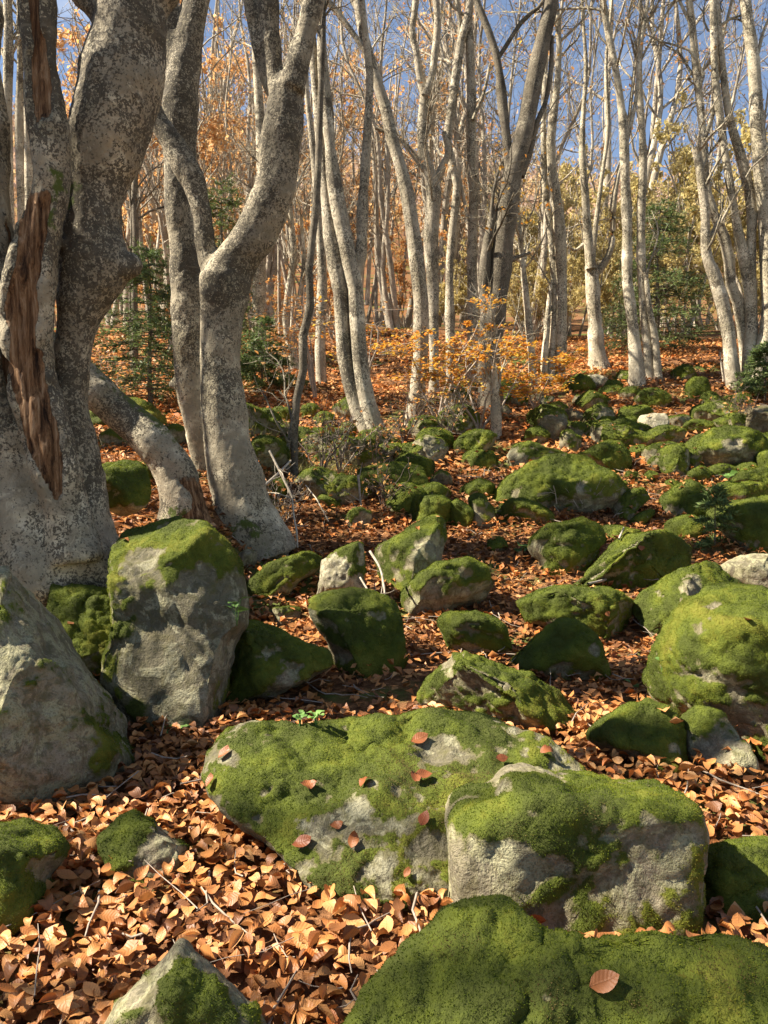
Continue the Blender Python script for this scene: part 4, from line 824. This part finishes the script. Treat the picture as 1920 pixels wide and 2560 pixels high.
traced_tree(mat='bark_lit', name='straight_beech', label='second bright stem behind the young fir, dividing near its base',
    stems=[[(1625,950,30),(1620,874,24),(1608,760,23),(1602,579,23),(1608,405,21),(1603,289,17),(1597,174,15),(1605,60,12),(1600,0,10)], [(1646,950,20),(1637,845,17),(1622,760,14),(1615,680,10)]], leaves=80)
traced_tree('snapped_beech', 'grey beech with a snapped top and a torn wound halfway up', [[(1834,975,40),(1822,845,31),(1808,770,34),(1787,694,32),(1766,637,24),(1764,560,22),(1762,521,22),(1747,405,22),(1738,368,18)]], mat='bark', branches=8, twigs=60, ext=0)
traced_tree(mat='bark_lit', name='curved_beech', label='bright curved beech rising behind the snapped one',
    stems=[[(1869,965,36),(1857,804,30),(1840,740,27),(1828,723,26),(1816,608,24),(1770,492,20),(1759,347,19),(1741,174,20),(1730,60,18),(1722,0,17)], [(1762,350,12),(1790,250,10),(1800,120,9),(1830,0,7)]], leaves=80)
traced_tree(mat='bark_lit', name='arching_beech', label='beech arching out of the clump with two high pale stems',
    stems=[[(1872,970,40),(1876,850,30),(1880,781,28),(1863,665,27),(1840,550,22),(1816,405,20),(1800,289,19),(1787,174,18),(1784,60,17),(1782,0,16)], [(1880,800,26),(1877,637,24),(1880,521,25),(1863,434,24),(1840,350,20),(1822,289,19),(1805,150,17),(1793,30,16),(1790,0,15)]], leaves=60)
traced_tree(mat='bark_lit', name='ringed_beech', label='thick pale beech with dark rings at the edge of the clump', stems=[[(1885,975,50),(1905,880,40),(1922,800,36),(1922,690,34),(1915,579,33),(1903,434,35),(1892,289,33),(1886,174,31),(1872,60,28),(1863,0,26)], [(1900,400,14),(1935,330,14),(1960,200,13)]], leaves=60)
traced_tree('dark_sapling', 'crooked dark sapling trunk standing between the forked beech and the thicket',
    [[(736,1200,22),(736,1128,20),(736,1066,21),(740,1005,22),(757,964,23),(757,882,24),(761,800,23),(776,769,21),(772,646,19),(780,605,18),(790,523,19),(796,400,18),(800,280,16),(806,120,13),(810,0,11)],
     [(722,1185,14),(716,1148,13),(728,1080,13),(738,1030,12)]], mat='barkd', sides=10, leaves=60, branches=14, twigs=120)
traced_tree(mat='bark_lit', name='far_white_beech', label='white beech trunk seen behind the thick curved limb of the forked beech', stems=[[(652,905,40),(646,841,36),(648,728,34),(650,600,30),(655,480,27),(650,300,24),(640,150,20),(640,0,16)]], leaves=60)
traced_tree(mat='bark_lit', name='slanting_beech', label='pair of slanting whitish stems beyond the crooked dark sapling', stems=[[(735,925,20),(724,860,18),(714,812,15),(722,720,16),(735,640,16),(728,560,15),(720,470,13),(700,350,11),(690,200,9)], [(742,925,16),(735,860,12),(745,760,11),(760,650,10),(752,540,9)]], leaves=60)
traced_tree('grey_pole', 'grey pole beech between the twin-stemmed beech and the crooked sapling', [[(806,960,28),(800,900,26),(802,800,25),(806,700,24),(800,600,20),(795,500,18),(780,350,15),(765,200,12),(770,0,10)]], leaves=60)
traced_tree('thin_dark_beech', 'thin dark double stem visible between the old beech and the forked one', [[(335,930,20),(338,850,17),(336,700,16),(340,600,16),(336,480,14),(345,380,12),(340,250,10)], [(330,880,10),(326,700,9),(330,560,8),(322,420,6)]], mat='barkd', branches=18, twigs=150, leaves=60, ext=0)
for a, lb in (((18, 25), 'dappled white beech pole glimpsed at the far side of the old beech, thickest of three'), ((48, 19), 'slighter white pole in the middle behind the dead stem'), ((70, 21), 'white pole pressed closest to the dead stem')):
    x = a[0]; traced_tree(mat='bark_lit', name='white_pole_beech', label=lb, stems=[[(x+14,900,a[1]*1.3),(x+8,700,a[1]*1.1),(x+4,500,a[1]),(x,300,a[1]),(x+3,150,a[1]*.9),(x+1,0,a[1]*.8)]], d=9.5+x*.02, leaves=40)

# --- beeches of the wood behind: a few shapes, copied tree by tree
def make_tree(seed, h, nst, spread, r, leaves=0, lmat='orange', lsize=.14, n1=46, n2=260, n3=520, rm=.008, mat='barkf', kind=None):
    global rng
    keep = rng; rng = np.random.default_rng(seed); S = []
    for k in range(nst):
        a = rng.random()*6.28; q = np.array([math.cos(a), math.sin(a), 0])*spread; hh = h*rng.uniform(.75, 1); rr = r*rng.uniform(.6, 1)
        z = np.linspace(0, 1, 7); wob = np.cumsum(rng.normal(0, .20, (7, 2)), 0)*h*.07
        s = np.stack([q[0]*(.15+z**.8)+wob[:, 0], q[1]*(.15+z**.8)+wob[:, 1], z*hh-.25, rr*(1.25-.35*z**.3-.78*z)+.01], 1); S.append(s)
    C = [spline(s, 18) for s in S]; PP = np.stack([c[:, :3] for c in C]); RR = np.stack([np.maximum(c[:, 3], .01) for c in C])
    P1, R1 = grow(PP, RR, n1, .22, .98, (h*.10, h*.30), (.35, .9), .12, 7, r*.4, rm*1.5, .2)
    P2, R2 = grow(P1, R1, n2, .12, 1, (h*.04, h*.13), (.4, 1.0), .06, 5, r*.12, rm, .22); P3, R3 = grow(P2, R2, n3, .1, 1, (h*.02, h*.06), (.4, 1.), .04, 3, .01, rm*.7, .2)
    trunk = []
    for c in C:
        V, Q = tubes(c[None, :, :3], c[None, :, 3]*(1+.12*fbm(c[:, :3]*2, 2, seed))[None], 8); trunk.append((V, Q))
    res = {}
    for i_, (V, Q) in enumerate(trunk): res['stem#%d' % i_ if i_ else 'trunk'] = mesh('stem' if i_ else 'trunk', V, Q, dict(moss=np.zeros(len(V))))
    V, Fs = join([tubes(P1, R1, 4), tubes(P2, R2, 3), tubes(P3, R3, 3)]); res['branches'] = mesh('branches', V, Fs, dict(moss=np.zeros(len(V))))
    [m_.materials.append(M[mat]) for m_ in res.values()]
    if leaves:
        V, Q, tn = leaf_quads(on_twigs(P3, leaves, 0, .06), lsize); res['foliage'] = mesh('foliage', V, Q, dict(tone=tn), False); res['foliage'].materials.append(M[lmat])
    rng = keep; return res
def put(proto, name, label, x, y, rot, sc, group, cat='tree', dz=0.):
    t = empty(name, (x, y, gz1(x, y)+dz), label, cat, group); t.rotation_euler = (0, 0, rot); t.scale = (sc, sc, sc)
    br_ = t
    for k, me in proto.items():
        o = obj(k.split('#')[0], me, None, br_ if k == 'foliage' else t)
        if k == 'branches': br_ = o
        if k in ('branches', 'foliage'): o['kind'] = 'stuff'
    return t
bare = [make_tree(100+i, 13+i % 3, 2+i % 3, 1.2+.25*i, .095+.008*i, leaves=350, lmat='orange', lsize=.10, n1=34, n2=170, n3=260) for i in range(5)]
shady = [make_tree(160+i, 12, 2+i % 2, 1.0, .16, n1=16, n2=26, n3=30) for i in range(3)]
fat = [make_tree(170+i, 13, 2, .7, .27, n1=8, n2=30, n3=30, mat='barkd') for i in range(2)]
slim = [make_tree(140+i, 11, 3, .7, .06, leaves=120, lsize=.09, n1=36, n2=180, n3=260) for i in range(3)]
amber = [make_tree(120+i, 12, 2, 1.1, .12, leaves=2300, lmat='amberl', lsize=.16, n1=30, n2=150, n3=260, rm=.006) for i in range(3)]
ylw = [make_tree(130+i, 5.5, 6, 1.4, .045, leaves=5200, lmat='yellow', lsize=.13, n1=60, n2=260, n3=500) for i in range(2)]
low_amber = make_tree(135, 5.5, 6, 1.4, .045, leaves=3600, lmat='orange', lsize=.13, n1=60, n2=220, n3=400)
R_ = np.random.default_rng(11); placed = []
def free(x, y, md):
    for a, b in placed:
        if (a-x)**2+(b-y)**2 < md*md: return False
    placed.append((x, y)); return True
def fill(protos, n, y0, y1, f0, f1, md, name, label, group, smin, smax, cat='tree'):
    c = 0
    for _ in range(n*30):
        if c >= n: break
        y = math.sqrt(R_.uniform(y0*y0, y1*y1)); x = R_.uniform(f0, f1)*y
        if free(x, y, md): put(protos[R_.integers(len(protos))], name, label, x, y, R_.random()*6.28, R_.uniform(smin, smax), group, cat); c += 1
fill(bare, 13, 19, 40, -.5, .2, 1.6, 'beech_tree', 'bare many-stemmed beech in the crowded wood behind the clearing', 'beeches of the wood behind', .8, 1.25)
fill(bare, 6, 17, 36, .2, .62, 2., 'beech_tree', 'bare many-stemmed beech in the crowded wood behind the clearing', 'beeches of the wood behind', .8, 1.25)
for px, d_, sc in [(330,20,.8),(420,23,.9),(300,27,1.),(600,25,.9),(720,28,1.1),(980,27,1.1),(500,21,.75),(850,24,.8),(1120,26,.9),(660,33,1.2)]:
    placed.append(((px-960)/F*d_, d_)); put(amber[px % 3], 'amber_beech', 'beech still carrying orange leaves far back in the wood', (px-960)/F*d_, d_, px*.7, sc, 'orange-leaved beeches')
for px, d_, sc in [(1420,18.5,.6),(1500,20,.8),(1580,19,.7),(1690,19.5,.75),(1760,22,1.1),(1900,20,1),(1330,22,.7),(1640,24,.9)]:
    placed.append(((px-960)/F*d_, d_)); put(ylw[px//10 % 2], 'yellow_hazel', 'bushy yellow-leaved tree behind the open leafy rise', (px-960)/F*d_, d_, px*.7, sc, 'yellow-leaved trees')
for i in range(20):
    d_ = R_.uniform(15.5, 24); x = R_.uniform(.05, .6)*d_ if i % 3 else R_.uniform(-.5, .05)*d_
    put(ylw[i % 2] if i % 3 else low_amber, 'autumn_bush', 'low yellow-leaved bush on the forest floor behind the clearing' if i % 3 else 'low orange-leaved bush on the forest floor behind the pole thicket', x, d_, i*1.3, R_.uniform(.25, .45), 'low yellow bushes' if i % 3 else 'low orange bushes', 'bush')
fill(slim, 22, 14, 32, -.3, .25, .9, 'young_beech', 'thin young beech in the dense pole thicket behind the golden sapling', 'young beeches in the pole thicket', .7, 1.1)
fill(amber, 7, 30, 46, -.62, .12, 2.2, 'amber_beech', 'beech still carrying orange leaves far back in the wood', 'orange-leaved beeches', .9, 1.3)
fill(ylw, 8, 24, 38, .12, .62, 1.7, 'yellow_hazel', 'bushy yellow-leaved tree behind the open leafy rise', 'yellow-leaved trees', .75, 1.25)
# beeches out of view on the sunny side; they carry on the wood and shade the slope
for x, y, sc, rot in [(-7.2,5.,.8,.3),(-8.5,-.4,1,1.2),(-8.5,3.4,1,2.2),(-6.4,6.2,.9,.7),(-11,.5,1.1,4),(-10.5,6,1,5),(-13,-4,1,1),(-9,9.5,1,.2),(6.5,4,1,1.1),(8,9,1.1,2),(5.5,-2,1,3)]:
    put(shady[int(abs(x*7+y*3)) % 3], 'beech_tree', 'bare beech of the same wood standing beside the boulder field', x, y, rot, sc, 'beeches beside the boulder field')

for i, (x, y, sc, rot) in enumerate([(-2.9,2.66,.45,.4),(-4.,2.4,.28,1.9),(-3.25,3.35,.55,.9),(-3.2,1.4,.22,3.),(-5.,6.9,.6,2.2)]):  # unseen trunks added, each placed to throw shade on chosen rocks
    put(fat[i % 2], 'shade_beech', 'unseen beech added to shade the boulder field', x, y, rot, sc, 'unseen beeches added for shade')

# --- the wooded hill far behind: one mass
n = 1100; yy = np.sqrt(R_.uniform(46**2, 260**2, n)); xx = R_.uniform(-.85, .85, n)*yy; zz = gz(xx, yy); hh = R_.uniform(6, 11, n)
nl = 110; tone = np.clip(.5+.5*fbm(np.stack([xx/22, yy/22, 0*xx], 1), 3, 2)+R_.normal(0, .2, n), 0, 1)
cp = np.stack([xx, yy, zz+hh*.6], 1)[:, None] + R_.normal(0, 1, (n, nl, 3))*np.stack([hh*.2, hh*.2, hh*.24], 1)[:, None]
k = NT('far_wood'); tn_ = k.attr('tone')
M['farw'] = k.finish(k.ramp(tn_, [(0., (.40, .30, .25)), (.4, (.50, .36, .27)), (.6, (.58, .38, .22)), (.8, (.64, .42, .20)), (1., (.64, .53, .26))]), .9, None, .4, .1)
V1, Q1, _ = leaf_quads(cp.reshape(-1, 3), .62, .2); Tk = np.stack([np.stack([xx, yy, zz-.3], 1), np.stack([xx, yy, zz+hh*.8], 1)], 1)
V2, Q2 = tubes(Tk, np.stack([hh*.014, hh*.008], 1), 3); V, Fs = join([(V1, Q1), (V2, Q2)])
tv = np.concatenate([np.repeat(np.clip(np.repeat(tone, nl)+R_.normal(0, .1, n*nl), 0, 1), 4), np.zeros(len(V2))])
obj('far_wood', mesh('far_wood', V, Fs, dict(tone=tv), False), M['farw'], kind='stuff', label='brown autumn wood covering the far hill', category='woodland')

# --- conifers
def conifer(name, label, px, py, d, h, wid, seed, cat='tree', dens=1., bare_=.0):
    global rng
    keep = rng; rng = np.random.default_rng(seed); p = P(px, py, d); loc = np.array([p[0], p[1], gz1(p[0], p[1])]); t = empty(name, loc, label, cat)
    st = np.array([[0, 0, -.1, h*.018], [0, 0, h*.3, h*.014], [rng.normal(0, .02)*h, 0, h*.7, h*.007], [0, 0, h, h*.002]])
    C = spline(st, 16); V, Q = tubes(C[None, :, :3], C[None, :, 3], 8); obj('trunk', mesh('trunk', V, Q, dict(moss=np.zeros(len(V)))), M['barkd'], t)
    n1 = int(95*dens); z = rng.uniform(.06+bare_, .98, n1); a = rng.random(n1)*6.28; Lb = wid*(1-z)**.75*rng.uniform(.7, 1.1, n1)+.06*h; s = np.linspace(0, 1, 6)
    PP = np.stack([np.cos(a)[:, None]*Lb[:, None]*s, np.sin(a)[:, None]*Lb[:, None]*s, (z*h)[:, None]+Lb[:, None]*(.10*s-.32*s*s+.12*s**3)], -1)
    RR = np.repeat((.006*h*(1-s*.8))[None]*.6, n1, 0)
    P2, R2 = grow(PP, RR, int(n1*9), .2, 1, (.06*h, .08*h+.12*h*wid), (.5, 1.0), -.02, 4, .004, .002, .1); P2[..., 2] -= .0
    V, Fs = join([tubes(PP, RR, 4), tubes(P2, R2, 3)]); br_ = obj('branches', mesh('branches', V, Fs, dict(moss=np.zeros(len(V)))), M['barkd'], t, kind='stuff')
    nn = int(11000*dens); q = np.concatenate([on_twigs(P2, int(nn*.75), .0, .004), on_twigs(PP, nn-int(nn*.75), .2, .004)]); nn = len(q)
    dr = nrm(rng.normal(size=(nn, 3))*[1, 1, .6]+[0, 0, .25]); l = rng.uniform(.02, .045, nn)*(1+d/14); sdv = nrm(np.cross(dr, rng.normal(size=(nn, 3))))*(l*.13)[:, None]
    V = np.stack([q-sdv, q+sdv, q+dr*l[:, None]], 1).reshape(-1, 3); obj('needles', mesh('needles', V, np.arange(3*nn).reshape(-1, 3), dict(tone=np.repeat(rng.random(nn), 3)), False), M['needle'], br_, kind='stuff')
    rng = keep
conifer('young_fir', 'young fir with drooping sunlit branches in front of the yellow trees', 1640, 905, 14.3, 2.7, 1.0, 5, dens=1.4)
conifer('young_fir', 'bushy dark green fir seen between the old beech and the grey stem', 375, 955, 10.5, 2.1, 1.0, 6, dens=1.5)
conifer('young_fir', 'spindly fir rising behind the candelabra limbs of the forked beech', 560, 930, 14, 3.2, .5, 7, dens=1.)
conifer('young_fir', 'small spreading fir beside the white trunk behind the forked beech', 655, 960, 11.5, 1.1, .75, 8, dens=1.)
conifer('fir_seedling', 'knee-high fir seedling with thin twigs beside the whale-backed boulder', 1785, 1398, 5.9, .46, .24, 9, cat='sapling', dens=.25)
conifer('fir_seedling', 'dark little fir at the foot of the ringed beech', 1912, 1010, 10.6, .8, .5, 10, cat='sapling', dens=.7)

# --- shrubs, saplings, fallen branches
def shrub(name, label, px, py, h, nst, spread, tw, seed, leaves=0, lmat='gold', lsize=.05, mat='twig', d=None, cat='shrub', up=.02, layer=False):
    layer = cat == 'sapling'
    global rng
    keep = rng; rng = np.random.default_rng(seed); g = G(px, py) if d is None else P(px, py, d); loc = np.array([g[0], g[1], gz1(g[0], g[1])]); t = empty(name, loc, label, cat)
    a = rng.random(nst)*6.28; s = np.linspace(0, 1, 8); hh = h*rng.uniform(.5, 1, nst); sp = spread*rng.uniform(.2, 1, nst)
    PP = np.stack([np.cos(a)[:, None]*sp[:, None]*s**1.2, np.sin(a)[:, None]*sp[:, None]*s**1.2, hh[:, None]*s-.05*(s == 0)], -1); PP = PP + np.cumsum(rng.normal(0, .018*h, PP.shape), 1)*np.minimum(s, .5)[None, :, None]*2
    RR = np.repeat((.011*h*(1.05-s*.8))[None], nst, 0)
    P1, R1 = grow(PP, RR, tw, .5 if layer else .2, 1, (.2*h, .55*h), (.5, 1.2), up, 6, .008, .0025, .3)
    if layer: P1[..., 2] = P1[:, :1, 2]+.3*(P1[..., 2]-P1[:, :1, 2])
    P2, R2 = grow(P1, R1, tw*4, .1, 1, (.06*h, .2*h), (.4, 1.1), 0, 4, .003, .002, .25)
    if layer: P2[..., 2] = P2[:, :1, 2]+.25*(P2[..., 2]-P2[:, :1, 2])
    for i_ in range(nst):
        V, Q = tubes(PP[i_:i_+1], RR[i_:i_+1], 6); obj('stem', mesh('stem', V, Q, dict(moss=np.zeros(len(V)))), M[mat], t)
    V, Fs = join([tubes(P1, R1, 4), tubes(P2, R2, 3)]); obj('twigs', mesh('twigs', V, Fs), M[mat], t, kind='stuff')
    if leaves:
        V, Q, tn = leaf_quads(on_twigs(P2, leaves, .2, .015), lsize, 2.4 if layer else 1.); obj('foliage', mesh('foliage', V, Q, dict(tone=tn), False), M[lmat], t, kind='stuff')
    rng = keep
shrub('golden_sapling', 'golden-leaved beech sapling with flat layers of leaves in front of the dark Y-shaped beech', 1200, 1085, 1.5, 4, .9, 70, 3, 2200, 'gold', .05, cat='sapling')
shrub('golden_sapling', 'yellow and rust leaved sapling beside the slender bent beech', 1090, 1070, 1.7, 4, .8, 60, 4, 1700, 'gold', .05, cat='sapling')
shrub('golden_sapling', 'low rusty-gold sapling spreading over the pale stones', 1340, 1030, 1.0, 4, .8, 50, 5, 1300, 'gold', .05, cat='sapling')
shrub('orange_sapling', 'orange-leaved sapling behind the crooked dark sapling', 790, 1010, 1.7, 4, .7, 50, 6, 620, 'orange', .055, cat='sapling')
shrub('orange_sapling', 'small bright orange spray beside the old beech', 265, 960, 1.0, 3, .5, 30, 7, 220, 'orange', .055, cat='sapling', d=9)
shrub('golden_sapling', 'amber sapling above the fork of the leaning twin beech', 905, 1040, 2.1, 3, .7, 46, 17, 420, 'gold', .055, cat='sapling')
for i, (x, y, h, lb) in enumerate([(850,1190,.95,'leafless thorny thicket in front of the leaning twin beech'), (930,1180,.8,'tangle of bare grey twigs at the foot of the twin beech'), (1010,1120,.9,'bare brushy bush beside the standing stone'), (1120,1100,.85,'dark leafless bush under the golden sapling'),
                               (800,1200,.9,'sparse dark twigs rising beside the dry grass'), (1180,1060,.7,'low bare bush among the shaded rocks'), (700,1330,.5,'straggling bare twigs by the root of the forked beech'), (960,1280,.55,'fine dark seedling stems downhill of the thicket'), (1860,1080,.7,'bare scrub on the dark root mound')]):
    shrub('bare_bush', lb, x, y, h*.85, 7, .6*h, 40, 40+i, 60, 'orange', .045, mat='twigd' if i % 3 else 'twig')
def stick(pts, label, d0=None, lift=.02, mat='stick', name='fallen_branch', cat='branch', arch=0., seed=0, side=4):
    a = np.asarray(pts, float); out = []
    for i, (x, y, w_) in enumerate(a):
        p, n_ = hit(x, y) if d0 is None else (P(x, y, d0[0]+(d0[1]-d0[0])*i/(len(a)-1)), None)
        p = np.array(p)
        if d0 is None: p[2] += lift
        out.append((*p, w_/2/F*depth(p)))
    s = np.array(out); loc = s[0, :3].copy(); C = wobble(spline(s, 18), .3, seed); V, Q = tubes(C[None, :, :3], C[None, :, 3], 8)
    t = empty(name, loc, label, cat); obj('stem', mesh('stem', V-loc, Q, dict(moss=np.zeros(len(V)))), M[mat], t)
    if side:
        P1, R1 = grow(C[None, :, :3], C[None, :, 3], side, .2, .95, (.1, .35), (.5, 1.1), .05, 5, .008, .002, .25); V, Q = tubes(P1, R1, 5); obj('side_twigs', mesh('side_twigs', V-loc, Q), M[mat], t, kind='stuff')
stick(nat('c1', [(935,250,34),(1040,295,34),(1120,350,32),(1220,430,28),(1320,455,20)]), 'fallen pale grey log lying over the upper stones', (11.2, 9.6), mat='bark', name='fallen_log', cat='log')
stick(nat('c1', [(1010,360,20),(1060,380,20),(1130,400,14)]), 'short broken pale branch beside the fallen log', (10.4, 10.2))
stick(nat('c1', [(1050,410,30),(1080,470,28),(1110,500,24)]), 'stub of broken trunk below the fallen log', (9.9, 9.6), mat='bark')
stick(nat('c1', [(795,320,14),(810,260,14),(815,210,14),(850,190,12)]), 'dark crooked dead branch near the moss-covered knob', (11.5, 12), mat='twigd')
stick(nat('c1', [(1320,310,9),(1370,270,9),(1385,180,10),(1375,90,10),(1365,0,8)]), 'curved peeling dead stem leaning beside the snapped beech', (11.4, 11.6))
stick(nat('c1', [(1390,260,36),(1410,200,34),(1395,120,24),(1385,60,10)]), 'broken brown stump spike beside the snapped beech', (11.4, 11.5), mat='twigd', name='broken_stump', cat='stump', side=0)
stick(nat('c1', [(1200,480,30),(1300,500,34),(1420,470,30),(1540,480,26)]), 'moss-grown fallen trunk above the long rounded boulder', (9.2, 9.6), mat='barkd', name='fallen_log', cat='log', side=2)
stick(nat('c2', [(150,520,15),(230,450,15),(310,370,12)]), 'thick pale dead stick propped against the forked beech', (6.0, 6.5))
stick(nat('c2', [(180,310,13),(230,410,14),(290,530,15),(320,600,13)]), 'long bleached dead stem leaning across the twigs', (6.2, 6.0))
stick(nat('c2', [(318,600,13),(330,720,13),(345,800,12),(352,900,10)]), 'thin whitish stem standing before the forked beech root', (5.9, 5.7))
stick(nat('c2', [(150,565,8),(230,570,8),(310,600,7)]), 'slim white twig lying level beside the forked beech', (6.0, 5.9))
stick(nat('c2', [(400,520,8),(440,570,8),(470,610,7),(540,740,6)]), 'slender grey twig bent over the leaves', (6.3, 6.0))
stick(nat('c2', [(760,770,11),(735,620,14),(725,500,14),(720,460,12)]), 'short upright dead stem in the middle of the twigs', (6.3, 6.4), mat='twig')
stick(nat('c4', [(890,190,16),(950,290,14),(975,400,12),(980,480,9)]), 'reddish dead stick between the upright stone and the humped rock', (4.85, 4.55))
stick(nat('c4', [(830,350,11),(860,400,11),(897,455,9)]), 'short grey stick against the upright stone', (4.5, 4.4), side=0)
stick(nat('R6', [(880,297,10),(950,278,12),(1005,250,9)]), 'short smooth whitish stick before the whale-backed boulder', None, .03, side=0)
stick(nat('R6', [(1015,100,9),(1025,75,8),(1035,50,6)]), 'small curved stick behind the whale-backed boulder', None, .03, side=0)
stick(nat('R5', [(1010,830,16),(1150,830,20),(1240,800,18),(1340,800,14)]), 'dark root lying across the bare soil above the wide outcrop', None, .015, mat='twigd', name='exposed_root', cat='root', side=2)
for i, q in enumerate([[(370,925,6),(362,860,6),(350,815,5)], [(500,950,6),(470,900,6),(435,860,4)], [(540,955,6),(520,910,5),(495,870,4)], [(615,945,6),(600,890,6),(570,840,5)], [(660,930,6),(700,870,5),(720,825,4)]]):
    stick(nat('c1', q), 'bare pale twig sprouting in front of the big dark boulder, '+('under its darkest flank', 'second along its foot', 'short and steep', 'forked below the bright shoulder', 'leaning outward at its end')[i], (6.55, 6.5), name='bare_twig', cat='twig', side=3)
# root mound
rock('c1', [(1460,470),(1490,400),(1540,350),(1640,340),(1780,360),(1800,520),(1650,530),(1540,510)], 'dark earthy root mound of a toppled tree', .05, mat='brown', name='root_mound', cat='mound', fuzz=0)
# --- tufts and little green plants
def tuft(px, py, n, h, label, mat, name='grass_tuft'):
    g = G(px, py); loc = np.array([g[0], g[1], gz1(g[0], g[1])]); b = rng.normal(0, 1, (n, 3))*[.28, .14, 0]; b[:, 2] = gz(b[:, 0]+loc[0], b[:, 1]+loc[1])-loc[2]
    a = rng.random(n)*6.28; l = rng.uniform(.4, 1, n)*h; o = np.stack([np.cos(a), np.sin(a), 0*a], 1); s = np.linspace(0, 1, 4)
    PP = b[:, None] + o[:, None]*(l[:, None]*s**2*.6)[..., None] + np.array([0, 0, 1])*(l[:, None]*(s-.3*s*s))[..., None]; w_ = np.cross(o, [0, 0, 1])[:, None]*(.0035*(1.02-s))[None, :, None]
    V = np.stack([PP-w_, PP+w_], 2).reshape(-1, 3); k = np.arange(n)[:, None]*8+np.arange(3)[None]*2; Q = np.stack([k, k+1, k+3, k+2], -1).reshape(-1, 4)
    t = empty(name, loc, label, 'grass'); obj('blades', mesh('blades', V, Q, dict(tone=np.repeat(rng.random(n), 8)), False), M[mat], t, kind='stuff')
tuft(795, 1185, 700, .22, 'tuft of dry yellowish grass behind the crooked dark sapling', 'grass'); tuft(755, 1165, 300, .16, 'short greenish grass patch under the crooked dark sapling', 'grass')
tuft(1170+60, 1175, 120, .12, 'wisp of dry grass beside the shaded stones', 'grass')
def plant(px, py, n, size, label, stem_h=.05, rnd=.9, mat='green'):
    p, nn = hit(px, py); t = empty('green_plant', p, label, 'plant'); v, q = leaf_proto(6, 4, -.2, .25, .1, n, rnd); px2 = depth(p)/F
    me = mesh('leaf', v, q, dict(tone=np.full(len(v), rng.random()))); a0 = rng.random()*6.28
    for i in range(n):
        a = a0+i*2.4; r = size*px2*.55*(1+.25*(i//4)); h = stem_h*rng.uniform(.6, 1.1)
        o = obj('leaf', me, M[mat], t, (math.cos(a)*r, math.sin(a)*r, h)); o.rotation_euler = (rng.normal(0, .25), -.25, a); s = size*px2*rng.uniform(.75, 1.1); o.scale = (s, s, s)
        V, Q = tubes(np.array([[[0, 0, -.01], [math.cos(a)*r*.3, math.sin(a)*r*.3, h*.7], [math.cos(a)*r*.6, math.sin(a)*r*.6, h]]]), np.array([[.0015, .0012, .001]]), 4); obj('stalk', mesh('stalk', V, Q, dict(tone=np.full(len(V), .3))), M[mat], t)
plant(440, 1845, 4, 38, 'four-leaved green seedling in the shaded leaf drift'); plant(750, 1815, 5, 20, 'pale young plant with round leaves above the wide outcrop', .04); plant(790, 1812, 7, 26, 'dusky green creeping plant above the wide outcrop', .04)
plant(592, 1560, 5, 38, 'dull green plant with drooping leaves against the tall rounded boulder', .1, .6); plant(1312, 1395, 3, 44, 'bright fresh green leaf rosette alone on the copper leaves', .09); plant(1655, 1675, 3, 20, 'tiny green sprout beside the huge olive-green boulder'); plant(1580, 1730, 3, 22, 'small green herb in the leaf gap above the green tufted rock'); plant(1818, 1205, 4, 26, 'little light green plant among the small stones', .08)
